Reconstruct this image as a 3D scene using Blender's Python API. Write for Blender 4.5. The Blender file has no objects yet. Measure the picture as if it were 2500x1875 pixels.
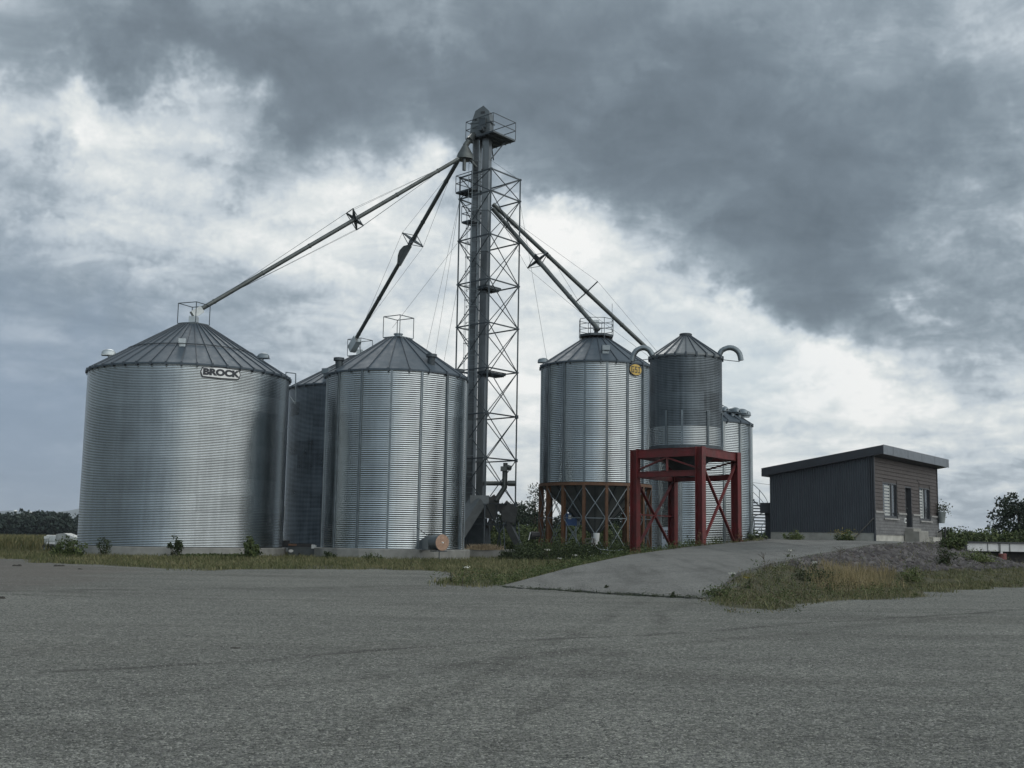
import bpy, math, random
import numpy as np
from mathutils import Vector
random.seed(7); RNG = np.random.default_rng(11)
S = bpy.context.scene; COL = S.collection
# ------------------------------------------------------------------ camera, sky, sun, exposure
F = 2900.0; EYE = 1.5; PIT = math.atan(381 / F); ROL = 0.016
fw = Vector((0, math.cos(PIT), math.sin(PIT))); _u = Vector((0, -math.sin(PIT), math.cos(PIT))); _r = Vector((1, 0, 0))
cr = math.cos(ROL) * _r + math.sin(ROL) * _u; cu = math.cos(ROL) * _u - math.sin(ROL) * _r
cam = bpy.data.cameras.new('camera'); co = bpy.data.objects.new('camera', cam); COL.objects.link(co)
cam.sensor_width = 36; cam.lens = 36 * F / 2500; cam.clip_start = 0.1; cam.clip_end = 12000
from mathutils import Matrix
M = Matrix((cr, cu, -fw)).transposed().to_4x4(); M.translation = (0, 0, EYE); co.matrix_world = M
S.camera = co
S.view_settings.view_transform = 'Standard'; S.view_settings.look = 'None'
S.view_settings.exposure = 0.0; S.view_settings.gamma = 1.0
S.cycles.max_bounces = 5; S.cycles.diffuse_bounces = 2; S.cycles.glossy_bounces = 3; S.cycles.volume_bounces = 0; S.cycles.transmission_bounces = 1
S.cycles.caustics_reflective = False; S.cycles.caustics_refractive = False

def ray(px, py): return fw + ((px - 1250) / F) * cr - ((py - 937.5) / F) * cu
def at(px, py, Y):
    d = ray(px, py); t = Y / d.y; return Vector((d.x * t, Y, EYE + d.z * t))
def hd(px, py, D):
    d = ray(px, py); t = D / math.hypot(d.x, d.y); return Vector((d.x * t, d.y * t, EYE + d.z * t))
def azel(px, py):
    d = ray(px, py).normalized(); return math.atan2(d.x, d.y), math.asin(d.z)
def g0(y): return 0.46 * min(max(y / 55.0, 0), 1)
def G(px, py):
    d = ray(px, py); t = 20.0
    for _ in range(30): t = (g0(d.y * t) - EYE) / d.z
    return Vector((d.x * t, d.y * t, EYE + d.z * t))

SUN_AZ, SUN_EL = math.radians(-10), math.radians(42)
sl = bpy.data.lights.new('sun', 'SUN'); sl.energy = 0.7; sl.angle = math.radians(16); sl.color = (1, 0.97, 0.92)
so = bpy.data.objects.new('sun', sl); COL.objects.link(so)
so.rotation_euler = (math.pi / 2 - SUN_EL, 0, math.pi - SUN_AZ)
_d = Vector((math.sin(SUN_AZ) * math.cos(SUN_EL), math.cos(SUN_AZ) * math.cos(SUN_EL), math.sin(SUN_EL)))
so.rotation_euler = _d.to_track_quat('Z', 'Y').to_euler()

class NB:
    def __init__(s, nt): s.nt = nt; s.L = nt.links
    def new(s, t, **k):
        n = s.nt.nodes.new(t)
        for a, b in k.items(): setattr(n, a, b)
        return n
    def put(s, sock, v):
        if isinstance(v, bpy.types.NodeSocket): s.L.new(v, sock)
        else: sock.default_value = v
    def m(s, op, a, b=None, c=None, clamp=False):
        n = s.new('ShaderNodeMath', operation=op, use_clamp=clamp); s.put(n.inputs[0], a)
        if b is not None: s.put(n.inputs[1], b)
        if c is not None: s.put(n.inputs[2], c)
        return n.outputs[0]
    def v(s, op, a, b=None, out=0):
        n = s.new('ShaderNodeVectorMath', operation=op); s.put(n.inputs[0], a)
        if b is not None: s.put(n.inputs[1], b)
        return n.outputs['Value'] if out == 'v' else n.outputs[0]
    def noise(s, vec, scale, detail=3, rough=.55, dist=0.0, out='Fac', dim='3D'):
        n = s.new('ShaderNodeTexNoise', noise_dimensions=dim); s.put(n.inputs['Vector'], vec)
        n.inputs['Scale'].default_value = scale; n.inputs['Detail'].default_value = detail
        n.inputs['Roughness'].default_value = rough; n.inputs['Distortion'].default_value = dist
        return n.outputs[out]
    def ramp(s, fac, stops, interp='LINEAR'):
        n = s.new('ShaderNodeValToRGB'); n.color_ramp.interpolation = interp
        e = n.color_ramp.elements
        while len(e) < len(stops): e.new(0.5)
        for i, (p, c) in enumerate(stops):
            e[i].position = p; e[i].color = (*(c if isinstance(c, (tuple, list)) else (c, c, c)), 1)
        s.put(n.inputs[0], fac); return n.outputs[0]
    def mix(s, fac, a, b, blend='MIX'):
        n = s.new('ShaderNodeMix', data_type='RGBA', blend_type=blend); s.put(n.inputs[0], fac)
        s.put(n.inputs[6], a if not isinstance(a, tuple) else (*a, 1)); s.put(n.inputs[7], b if not isinstance(b, tuple) else (*b, 1))
        return n.outputs[2]
    def mapr(s, x, a, b, c, d):
        n = s.new('ShaderNodeMapRange'); s.put(n.inputs[0], x)
        for i, q in enumerate((a, b, c, d)): n.inputs[i + 1].default_value = q
        return n.outputs[0]
    def mapping(s, vec, loc=(0, 0, 0), rot=(0, 0, 0), sc=(1, 1, 1), t='POINT'):
        n = s.new('ShaderNodeMapping', vector_type=t); s.put(n.inputs[0], vec)
        n.inputs[1].default_value = loc; n.inputs[2].default_value = rot; n.inputs[3].default_value = sc
        return n.outputs[0]

W = bpy.data.worlds.new('World'); S.world = W; W.use_nodes = True
W.node_tree.nodes.clear(); w = NB(W.node_tree)
tc = w.new('ShaderNodeTexCoord'); D0 = w.v('NORMALIZE', tc.outputs['Generated'])
sp = w.new('ShaderNodeSeparateXYZ'); w.put(sp.inputs[0], D0)
az = w.m('ARCTAN2', sp.outputs[0], sp.outputs[1]); el = w.m('ARCSINE', sp.outputs[2])
# cloud-plane coordinates: clouds stretch towards the horizon
zz = w.m('ADD', w.m('MAXIMUM', sp.outputs[2], 0.0), 0.22)
cb = w.new('ShaderNodeCombineXYZ'); w.put(cb.inputs[0], w.m('DIVIDE', sp.outputs[0], zz)); w.put(cb.inputs[1], w.m('DIVIDE', sp.outputs[1], zz)); cb.inputs[2].default_value = 1.7
PL = cb.outputs[0]
aeb = w.new('ShaderNodeCombineXYZ'); w.put(aeb.inputs[0], az); w.put(aeb.inputs[1], el)
n_w1 = w.noise(D0, 4.5, 4, .6, 0, 'Color'); n_w2 = w.noise(D0, 19.0, 4, .65, 0, 'Color')
wv = w.v('MULTIPLY', w.v('SUBTRACT', n_w1, (.5, .5, .5)), (.30, .22, 0)); wv2 = w.v('MULTIPLY', w.v('SUBTRACT', n_w2, (.5, .5, .5)), (.11, .085, 0))
AE = w.v('ADD', aeb.outputs[0], w.v('ADD', wv, wv2))
BL = [  # cloud masses of that day: px, py, half-sizes, tilt (clockwise deg), weight
 (700, 90, 560, 120, 8, -.40), (1450, 260, 620, 270, 14, -.42), (2150, 330, 560, 330, 22, -.42), (150, 30, 330, 85, 0, -.30), (700, 230, 330, 90, 25, -.25),
 (1900, 560, 330, 120, 22, -.24), (2420, 800, 220, 150, 20, -.22), (1120, 330, 210, 80, 10, -.2),
 (520, 170, 230, 70, 22, -.34), (1010, 95, 150, 45, 25, .26), (1560, 190, 230, 45, -28, .20), (1800, 400, 170, 40, -20, .16), (2450, 440, 150, 130, -30, .26), (2250, 620, 200, 40, -10, .12), (1720, 520, 170, 70, 20, .18), (2380, 90, 120, 60, 0, .14), (1180, 60, 90, 120, 0, -.12), (1480, 430, 160, 50, 10, -.12), (2000, 300, 180, 60, -25, -.14), (1950, 640, 220, 50, 8, -.16),
 (110, 190, 150, 100, 0, .35), (330, 400, 430, 190, 18, .36), (985, 410, 130, 85, 0, .50), (950, 620, 420, 240, 10, .22),
 (60, 240, 50, 90, 0, -.45), (570, 385, 110, 60, 10, -.33), (280, 400, 90, 40, 0, -.2),
 (1340, 560, 110, 150, -20, .42), (1480, 690, 200, 70, 38, .34), (1690, 660, 150, 60, 25, .40), (1900, 770, 260, 70, 26, .34), (2480, 560, 170, 240, 0, .16), (1330, 470, 150, 60, 20, .22), (2150, 900, 300, 110, 18, .42), (2330, 690, 80, 30, 35, .42),
 (1900, 1060, 720, 240, 0, .50), (1280, 950, 260, 380, 0, .34), (1640, 860, 130, 120, 0, -.06), (2460, 960, 180, 70, 10, -.20),
 (120, 1000, 420, 330, 0, -.08), (520, 760, 380, 90, 12, -.10), (2120, 1000, 260, 36, 12, -.14)]
Lf = None
for (px, py, sx, sy, tl, am) in BL:
    a0, e0 = azel(px, py)
    q = w.mapping(AE, (a0, e0, 0), (0, 0, -math.radians(tl)), (sx / F, sy / F, 1), 'TEXTURE')
    gq = w.m('EXPONENT', w.m('MULTIPLY', w.v('DOT_PRODUCT', q, q, 'v'), -0.8))
    am *= (.66 if am < 0 else .74)
    Lf = w.m('MULTIPLY', gq, am) if Lf is None else w.m('MULTIPLY_ADD', gq, am, Lf)
fb = w.noise(PL, 1.6, 6, .58, .3); fb2 = w.noise(PL, 6.0, 6, .62, .6)
PW = w.v('ADD', PL, w.v('MULTIPLY', w.v('SUBTRACT', n_w2, (.5, .5, .5)), (.35, .35, .35)))
vb = w.new('ShaderNodeTexVoronoi', feature='F1'); w.put(vb.inputs['Vector'], PW); vb.inputs['Scale'].default_value = 5.5
vb2 = w.new('ShaderNodeTexVoronoi', feature='F1'); w.put(vb2.inputs['Vector'], PW); vb2.inputs['Scale'].default_value = 15.
bil = w.m('ADD', w.m('MULTIPLY', w.m('SUBTRACT', .42, vb.outputs['Distance']), .26), w.m('MULTIPLY', w.m('SUBTRACT', .42, vb2.outputs['Distance']), .15))
det = w.m('ADD', w.m('MULTIPLY', w.m('SUBTRACT', fb, .5), .66), w.m('MULTIPLY', w.m('SUBTRACT', fb2, .5), .60))
# the sky to the right of and behind the viewer is brighter than to the left
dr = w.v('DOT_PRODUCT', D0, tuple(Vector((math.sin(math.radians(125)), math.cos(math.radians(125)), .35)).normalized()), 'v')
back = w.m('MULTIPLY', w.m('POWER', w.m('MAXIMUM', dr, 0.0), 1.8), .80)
dl = w.v('DOT_PRODUCT', D0, tuple(Vector((math.sin(math.radians(-125)), math.cos(math.radians(-125)), .2)).normalized()), 'v')
backl = w.m('MULTIPLY', w.m('SMOOTH_MAX', dl, 0.0, 0.2), -.10)
zen = w.m('MULTIPLY', w.m('SMOOTH_MAX', w.m('SUBTRACT', sp.outputs[2], .45), 0.0, .1), .35)
bw = w.mapr(Lf, -.15, .12, .55, 1.05)
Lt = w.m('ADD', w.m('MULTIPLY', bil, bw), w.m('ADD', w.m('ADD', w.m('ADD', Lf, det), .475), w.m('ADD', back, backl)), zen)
Lt = w.mapr(Lt, -.3, 1.0, 0.0, 1.0)
colr = w.ramp(Lt, [(q / 1.3 + .2308, c) for q, c in ((-.3, (.095, .127, .156)), (-.08, (.14, .180, .215)), (.06, (.165, .210, .25)), (.18, (.20, .252, .295)), (.34, (.275, .335, .385)), (.46, (.38, .445, .50)), (.60, (.57, .635, .685)), (.80, (.775, .815, .815)), (1.0, (.98, .985, .965)))])
# rain-blue low sky on the left
a0, e0 = azel(60, 1060); q = w.mapping(AE, (a0, e0, 0), (0, 0, -.5), (620 / F, 330 / F, 1), 'TEXTURE')
gb = w.m('EXPONENT', w.m('MULTIPLY', w.v('DOT_PRODUCT', q, q, 'v'), -0.9))
colr = w.mix(w.m('MULTIPLY', gb, .85), colr, (.245, .325, .435))
a0, e0 = azel(1720, 900); q = w.mapping(AE, (a0, e0, 0), (0, 0, 0), (230 / F, 200 / F, 1), 'TEXTURE')
gb2 = w.m('EXPONENT', w.m('MULTIPLY', w.v('DOT_PRODUCT', q, q, 'v'), -1.0))
colr = w.mix(w.m('MULTIPLY', gb2, .35), colr, (.56, .68, .75))
# gain added to the unseen sky behind the viewer, to brighten surfaces facing it
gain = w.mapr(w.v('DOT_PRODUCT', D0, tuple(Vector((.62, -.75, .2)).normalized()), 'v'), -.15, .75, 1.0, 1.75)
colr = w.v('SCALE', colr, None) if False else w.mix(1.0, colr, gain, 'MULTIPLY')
colr = w.mix(w.mapr(sp.outputs[2], -.02, -.2, 0, 1), colr, (.10, .105, .10))
sky = w.new('ShaderNodeTexSky', sky_type='NISHITA'); sky.sun_disc = False; sky.sun_elevation = SUN_EL; sky.sun_rotation = SUN_AZ
b1 = w.new('ShaderNodeBackground'); w.put(b1.inputs[0], sky.outputs[0]); b1.inputs[1].default_value = .05
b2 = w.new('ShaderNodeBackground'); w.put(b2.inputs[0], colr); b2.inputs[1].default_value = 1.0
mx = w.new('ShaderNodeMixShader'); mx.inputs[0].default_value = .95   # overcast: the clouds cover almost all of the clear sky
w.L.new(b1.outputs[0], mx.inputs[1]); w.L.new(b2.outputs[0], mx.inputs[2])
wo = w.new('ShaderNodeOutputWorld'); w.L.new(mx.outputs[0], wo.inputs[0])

# ------------------------------------------------------------------ materials
MATS = {}
def pmat(name, col, rough=.75, metal=0., var=.18, scale=3., bump=0., bscale=40., col2=None, streak=False, spec=.5, island=0., builder=None):
    if name in MATS: return MATS[name]
    m = bpy.data.materials.new(name); m.use_nodes = True; m.node_tree.nodes.clear(); b = NB(m.node_tree)
    P = b.new('ShaderNodeBsdfPrincipled'); o = b.new('ShaderNodeOutputMaterial'); b.L.new(P.outputs[0], o.inputs[0])
    t = b.new('ShaderNodeTexCoord'); vec = t.outputs['Object']
    if streak: vec = b.mapping(vec, sc=(1, 1, .12))
    c2 = col2 or tuple(c * (1 - var) for c in col); c1 = tuple(min(1, c * (1 + var)) for c in col) if not col2 else col
    nz = b.noise(vec, scale, 6, .6)
    c = b.mix(b.mapr(nz, .3, .7, 0, 1), c1, c2)
    if island:
        ge = b.new('ShaderNodeNewGeometry')
        c = b.mix(1.0, c, b.ramp(ge.outputs['Random Per Island'], [(0, 1 - island), (1, 1 + island)]), 'MULTIPLY')
    if builder: c = builder(b, t, c, P)
    b.put(P.inputs['Base Color'], c); P.inputs['Metallic'].default_value = metal
    b.put(P.inputs['Roughness'], b.mapr(b.noise(t.outputs['Object'], scale * 2.3, 4), .3, .7, rough * .85, min(1, rough * 1.12)))
    P.inputs['Specular IOR Level'].default_value = spec
    if bump:
        bn = b.new('ShaderNodeBump'); bn.inputs['Strength'].default_value = 1; bn.inputs['Distance'].default_value = bump
        b.put(bn.inputs['Height'], b.noise(t.outputs['Object'], bscale, 5, .6)); b.L.new(bn.outputs[0], P.inputs['Normal'])
    MATS[name] = m; return m

def galv(name, base=.37, rough=.21, ring=.81, sheet=.30, tint=(.91, 1.0, 1.04), contrast=.075, metal=1.0):
    """weathered galvanised sheet; every sheet of the shell has a tone of its own, with rain streaks"""
    if name in MATS: return MATS[name]
    m = bpy.data.materials.new(name); m.use_nodes = True; m.node_tree.nodes.clear(); b = NB(m.node_tree)
    P = b.new('ShaderNodeBsdfPrincipled'); o = b.new('ShaderNodeOutputMaterial'); b.L.new(P.outputs[0], o.inputs[0])
    t = b.new('ShaderNodeTexCoord'); s = b.new('ShaderNodeSeparateXYZ'); b.put(s.inputs[0], t.outputs['Object'])
    zi = b.m('FLOOR', b.m('DIVIDE', s.outputs[2], ring)); an = b.m('ARCTAN2', s.outputs[1], s.outputs[0])
    ai = b.m('FLOOR', b.m('ADD', b.m('DIVIDE', an, sheet * 2), b.m('MULTIPLY', b.m('MODULO', zi, 2.0), .5)))
    cx = b.new('ShaderNodeCombineXYZ'); b.put(cx.inputs[0], ai); b.put(cx.inputs[1], zi)
    wn = b.new('ShaderNodeTexWhiteNoise', noise_dimensions='2D'); b.put(wn.inputs['Vector'], cx.outputs[0])
    st = b.noise(b.mapping(t.outputs['Object'], sc=(2.2, 2.2, .10)), 2.2, 6, .65)
    bl = b.noise(t.outputs['Object'], .8, 4, .6)
    val = b.m('ADD', b.m('ADD', base, b.m('MULTIPLY', b.m('SUBTRACT', wn.outputs['Value'], .5), contrast)), b.m('ADD', b.m('MULTIPLY', b.m('SUBTRACT', st, .5), .16), b.m('MULTIPLY', b.m('SUBTRACT', bl, .5), .14)))
    fz = b.m('FRACT', b.m('DIVIDE', s.outputs[2], ring)); seam = b.mapr(fz, 0.0, .035, .72, 1.0)
    val = b.m('MULTIPLY', val, seam)
    cc = b.mix(1.0, val, tint, 'MULTIPLY')
    b.put(P.inputs['Base Color'], cc); P.inputs['Metallic'].default_value = metal
    b.put(P.inputs['Roughness'], b.m('ADD', rough, b.m('ADD', b.m('MULTIPLY', b.m('SUBTRACT', wn.outputs['Value'], .5), .05), b.m('MULTIPLY', b.m('SUBTRACT', bl, .5), .12))))
    MATS[name] = m; return m

gal = galv('galvanised_shell'); gal_st = galv('galvanised_shell_stiffened', base=.40, rough=.19)
gal_dark = galv('dull_shell', base=.125, rough=.4, tint=(.82, .98, 1.10), contrast=.05, metal=.8)
gal_new = galv('shiny_shell_band', base=.30, rough=.28)
roofm = pmat('weathered_roof_sheet', (.066, .09, .112), .62, .3, .10, 1.2)
steel = pmat('galvanised_steel', (.20, .235, .255), .45, .75, .18, 3)
steel_b = pmat('bright_galvanised_steel', (.42, .46, .47), .4, .7, .15, 2)
dsteel = pmat('dull_grey_steel', (.065, .08, .09), .5, .55, .2, 3)
spoutm = pmat('weathered_spout_steel', (.095, .108, .106), .45, .5, .25, 2)
concrete = pmat('concrete', (.25, .255, .24), .9, 0, .25, 1.5, .004, 30)
concrete_l = pmat('pale_concrete', (.40, .40, .365), .9, 0, .25, 2.0, .004, 30)
redp = pmat('oxide_red_paint', (.16, .018, .02), .6, 0, .22, 1.8, col2=(.075, .018, .016))
orangep = pmat('rusty_orange_paint', (.15, .068, .027), .65, 0, .4, 2.5, col2=(.075, .042, .025))
black = pmat('black_plastic', (.02, .022, .025), .5)
dark = pmat('dark_interior', (.03, .035, .04), .7)
whitep = pmat('white_paint', (.72, .74, .73), .5, 0, .12, 3)
bluep = pmat('blue_paint', (.03, .10, .28), .45)
straw = pmat('dry_straw', (.42, .34, .23), .9, 0, .3, 6, island=.35)
copper = pmat('coppery_grille', (.50, .34, .25), .5, .15, .2, 8)
yellow = pmat('yellow_sign', (.55, .38, .08), .5, 0, .15, 8)
signw = pmat('sign_white', (.80, .82, .82), .45, 0, .06, 4)
ink = pmat('sign_black', (.02, .025, .035), .5)

# ------------------------------------------------------------------ mesh helpers
class MB:
    def __init__(s): s.v = []; s.f = []
    def add(s, vs, fs):
        n = len(s.v); s.v += [tuple(p) for p in vs]; s.f += [tuple(i + n for i in q) for q in fs]; return s
    def hexa(s, o, ax, ay, az_, rx, ry, rz):
        o, ax, ay, az_ = Vector(o), Vector(ax), Vector(ay), Vector(az_)
        vs = [o + ax * x + ay * y + az_ * z for z in rz for y in ry for x in rx]
        return s.add(vs, [(0, 2, 3, 1), (4, 5, 7, 6), (0, 1, 5, 4), (2, 6, 7, 3), (0, 4, 6, 2), (1, 3, 7, 5)])
    def box(s, c, sz):
        h = [q / 2 for q in sz]; return s.hexa(c, (1, 0, 0), (0, 1, 0), (0, 0, 1), (-h[0], h[0]), (-h[1], h[1]), (-h[2], h[2]))
    def bar(s, p, q, wd, ht=None, up=(0, 0, 1)):
        p, q = Vector(p), Vector(q); d = q - p; L = d.length
        if L < 1e-6: return s
        d.normalize(); u = Vector(up)
        if abs(d.dot(u)) > .98: u = Vector((0, 1, 0))
        a = d.cross(u).normalized(); b = a.cross(d).normalized(); ht = ht or wd
        return s.hexa(p, a, d, b, (-wd / 2, wd / 2), (0, L), (-ht / 2, ht / 2))
    def tube(s, pts, r, n=10, cap=True):
        pts = [Vector(p) for p in pts]; rs = r if isinstance(r, (list, tuple)) else [r] * len(pts)
        vs = []; ref = None
        for i, p in enumerate(pts):
            d = (pts[min(i + 1, len(pts) - 1)] - pts[max(i - 1, 0)]).normalized()
            if ref is None: ref = d.orthogonal().normalized()
            ref = (ref - d * ref.dot(d)).normalized(); b = d.cross(ref)
            vs += [p + (ref * math.cos(2 * math.pi * k / n) + b * math.sin(2 * math.pi * k / n)) * rs[i] for k in range(n)]
        fs = [(i * n + k, i * n + (k + 1) % n, (i + 1) * n + (k + 1) % n, (i + 1) * n + k) for i in range(len(pts) - 1) for k in range(n)]
        if cap: fs += [tuple(range(n))[::-1], tuple((len(pts) - 1) * n + k for k in range(n))]
        return s.add(vs, fs)
    def lathe(s, c, prof, n=32, a0=0., a1=2 * math.pi):
        c = Vector(c); full = abs(a1 - a0 - 2 * math.pi) < 1e-6; m = n if full else n + 1
        vs = [c + Vector((r * math.cos(a0 + (a1 - a0) * k / n), r * math.sin(a0 + (a1 - a0) * k / n), z)) for r, z in prof for k in range(m)]
        fs = [(i * m + k, i * m + (k + 1) % m, (i + 1) * m + (k + 1) % m, (i + 1) * m + k) for i in range(len(prof) - 1) for k in range(n)]
        return s.add(vs, fs)
    def build(s, name, m, parent=None, smooth=False, loc=None, sharp=None):
        o0 = rootloc(parent) if parent is not None else Vector(loc or (0, 0, 0))
        me = bpy.data.meshes.new(name)
        me.from_pydata([(x - o0.x, y - o0.y, z - o0.z) for x, y, z in s.v], [], s.f); me.materials.append(m)
        if smooth:
            me.polygons.foreach_set('use_smooth', [True] * len(me.polygons))
            if sharp: me.set_sharp_from_angle(angle=math.radians(sharp))
        o = bpy.data.objects.new(name, me); COL.objects.link(o)
        if parent is not None: o.parent = parent
        else: o.location = o0
        return o
def rootloc(o):
    v = Vector((0, 0, 0))
    while o is not None: v += o.location; o = o.parent
    return v
def tag(o, label=None, cat=None, group=None, kind=None):
    if label: o['label'] = label
    if cat: o['category'] = cat
    if group: o['group'] = group
    if kind: o['kind'] = kind
    return o
def thing(name, loc, label, cat, group=None):
    o = bpy.data.objects.new(name, None); COL.objects.link(o); o.location = loc; o.empty_display_size = .3
    return tag(o, label, cat, group)
def mesh_np(name, V, Fc, m, loc=(0, 0, 0), parent=None, smooth=False):
    V = np.asarray(V, dtype=np.float32); Fc = np.asarray(Fc, dtype=np.int32); k = Fc.shape[1]
    o0 = rootloc(parent) if parent is not None else Vector(loc); V = V - np.array(o0, dtype=np.float32)
    me = bpy.data.meshes.new(name); me.vertices.add(len(V)); me.vertices.foreach_set('co', V.ravel())
    me.loops.add(Fc.size); me.loops.foreach_set('vertex_index', Fc.ravel())
    me.polygons.add(len(Fc)); me.polygons.foreach_set('loop_start', np.arange(0, Fc.size, k, dtype=np.int32))
    me.update(calc_edges=True); me.materials.append(m)
    if smooth: me.polygons.foreach_set('use_smooth', np.ones(len(Fc), dtype=bool))
    o = bpy.data.objects.new(name, me); COL.objects.link(o)
    if parent is not None: o.parent = parent
    else: o.location = o0
    return o

# ------------------------------------------------------------------ terrain and ramp
def V3(v, z=None): return np.array([v[0], v[1], v[2] if z is None else z])
RL = [V3(G(1225, 1433)), V3(at(1400, 1386, 38)), V3(at(1540, 1356, 45)), V3(at(1687, 1337, 50)), V3(at(1780, 1327.5, 53)), V3(at(1880, 1320, 56)), np.array([12.6, 60.5, 1.74]), np.array([14, 68, 1.74]), np.array([20, 76, 1.74])]
RR = [V3(G(1734, 1463)), V3(at(1795, 1403, 31.5)), V3(at(1873, 1381, 35)), V3(at(1964, 1360, 39.5)), V3(at(2135, 1330, 45)), V3(at(2249, 1325, 50)), V3(at(2306, 1326, 55)), np.array([24.6, 65.6, 1.70]), np.array([26.5, 76, 1.70])]
def ramp_field(P):
    """height and distance to the raised ramp and yard for points P (n,2)"""
    n = len(P); z = np.full(n, np.nan)
    for i in range(len(RL) - 1):
        for tri in ((RL[i], RR[i], RR[i + 1]), (RL[i], RR[i + 1], RL[i + 1])):
            a, b, c = tri; den = (b[1] - c[1]) * (a[0] - c[0]) + (c[0] - b[0]) * (a[1] - c[1])
            l1 = ((b[1] - c[1]) * (P[:, 0] - c[0]) + (c[0] - b[0]) * (P[:, 1] - c[1])) / den
            l2 = ((c[1] - a[1]) * (P[:, 0] - c[0]) + (a[0] - c[0]) * (P[:, 1] - c[1])) / den; l3 = 1 - l1 - l2
            k = (l1 >= -1e-9) & (l2 >= -1e-9) & (l3 >= -1e-9); z[k] = (l1 * a[2] + l2 * b[2] + l3 * c[2])[k]
    out = np.isnan(z); best = np.full(n, 1e9); ze = np.zeros(n)
    ring = RL + RR[::-1]
    for i in range(len(ring)):
        a, b = ring[i], ring[(i + 1) % len(ring)]
        ab = b[:2] - a[:2]; t = np.clip(((P - a[:2]) @ ab) / (ab @ ab), 0, 1)
        d = np.hypot(*(P - (a[:2] + t[:, None] * ab)).T); zz_ = a[2] + t * (b[2] - a[2])
        k = d < best; best[k] = d[k]; ze[k] = zz_[k]
    return z, out, best, ze
def hnoise(x, y):
    return (np.sin(x * 1.3 + 2 * np.sin(y * .7)) * np.cos(y * 1.1 + 1.7 * np.sin(x * .6)) + .5 * np.sin(x * 3.1 + y * 2.3) * np.cos(y * 2.9 - x * 1.7) + .3 * np.sin(7.3 * x + 1.1 * y) * np.sin(6.1 * y - 2.2 * x))
def terrain_z(P):
    P = np.asarray(P, float).reshape(-1, 2); x, y = P[:, 0], P[:, 1]
    g = .46 * np.clip(y / 55., 0, 1)
    z, out, d, ze = ramp_field(P)
    sl_ = np.where((x > 5) & (y < 50), .24, np.where(x > 19, np.clip(.24 + (y - 50) * .06, .24, .8), .33))
    hill = ze - .04 - np.maximum(d - .25, 0) * sl_ * (1 + .12 * hnoise(x * .5, y * .5)) + .05 * hnoise(x * 1.7, y * 1.7) * np.clip(d / 2, 0, 1)
    h = np.where(out, np.maximum(g, hill), z - .10)
    rough = .015 * hnoise(x * .45, y * .45) * np.clip((y - 8) / 20, 0, 1)
    return h + np.where(out, rough, 0)
def tz(x, y): return float(terrain_z([[x, y]])[0])
def inpoly(P, poly):
    x, y = P[:, 0], P[:, 1]; r = np.zeros(len(P), bool); n = len(poly)
    for i in range(n):
        x1, y1 = poly[i]; x2, y2 = poly[(i + 1) % n]
        k = ((y1 > y) != (y2 > y)) & (x < (x2 - x1) * (y - y1) / (y2 - y1 + 1e-12) + x1); r ^= k
    return r
# edge of the gravel lot against the grass, walked from left to right
edge_px = [(-400, 1352), (0, 1362), (130, 1375), (350, 1385), (500, 1394), (700, 1391), (900, 1389), (1040, 1392), (1110, 1404), (1090, 1428), (1160, 1436), (1225, 1434)]
edge2_px = [(1740, 1468), (1775, 1483), (1860, 1493), (1920, 1486), (2000, 1471), (2150, 1462), (2250, 1453), (2380, 1440), (2520, 1427), (2900, 1405)]
E1 = [tuple(G(*p)[:2]) for p in edge_px]; E2 = [tuple(G(*p)[:2]) for p in edge2_px]
GR1 = E1 + [tuple(p[:2]) for p in RL] + [(20, 300), (-400, 300), (-400, 60)]
GR2 = E2 + [(400, 60), (400, 300), (31, 300)] + [tuple(p[:2]) for p in RR[::-1]]
DIRT = [tuple(G(*p)[:2]) for p in [(-300, 1352), (0, 1358), (200, 1378), (420, 1392), (250, 1402), (330, 1412), (150, 1440), (60, 1452), (-200, 1450), (-600, 1440)]]
def axis(lo, hi, st, far, g=1.18):
    a = list(np.arange(lo, hi + 1e-6, st)); x = hi; s_ = st
    while x < far: s_ *= g; x += s_; a.append(x)
    x = lo; s_ = st; pre = []
    while x > -far: s_ *= g; x -= s_; pre.append(x)
    return np.array(pre[::-1] + a)
XS = axis(-24, 36, .35, 6000); YS = axis(4, 72, .35, 6000)
gx, gy = np.meshgrid(XS, YS); PP = np.stack([gx.ravel(), gy.ravel()], 1); TZ = terrain_z(PP)
nx, ny = len(XS), len(YS); idx = np.arange(nx * ny).reshape(ny, nx)
FQ = np.stack([idx[:-1, :-1].ravel(), idx[:-1, 1:].ravel(), idx[1:, 1:].ravel(), idx[1:, :-1].ravel()], 1)

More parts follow.
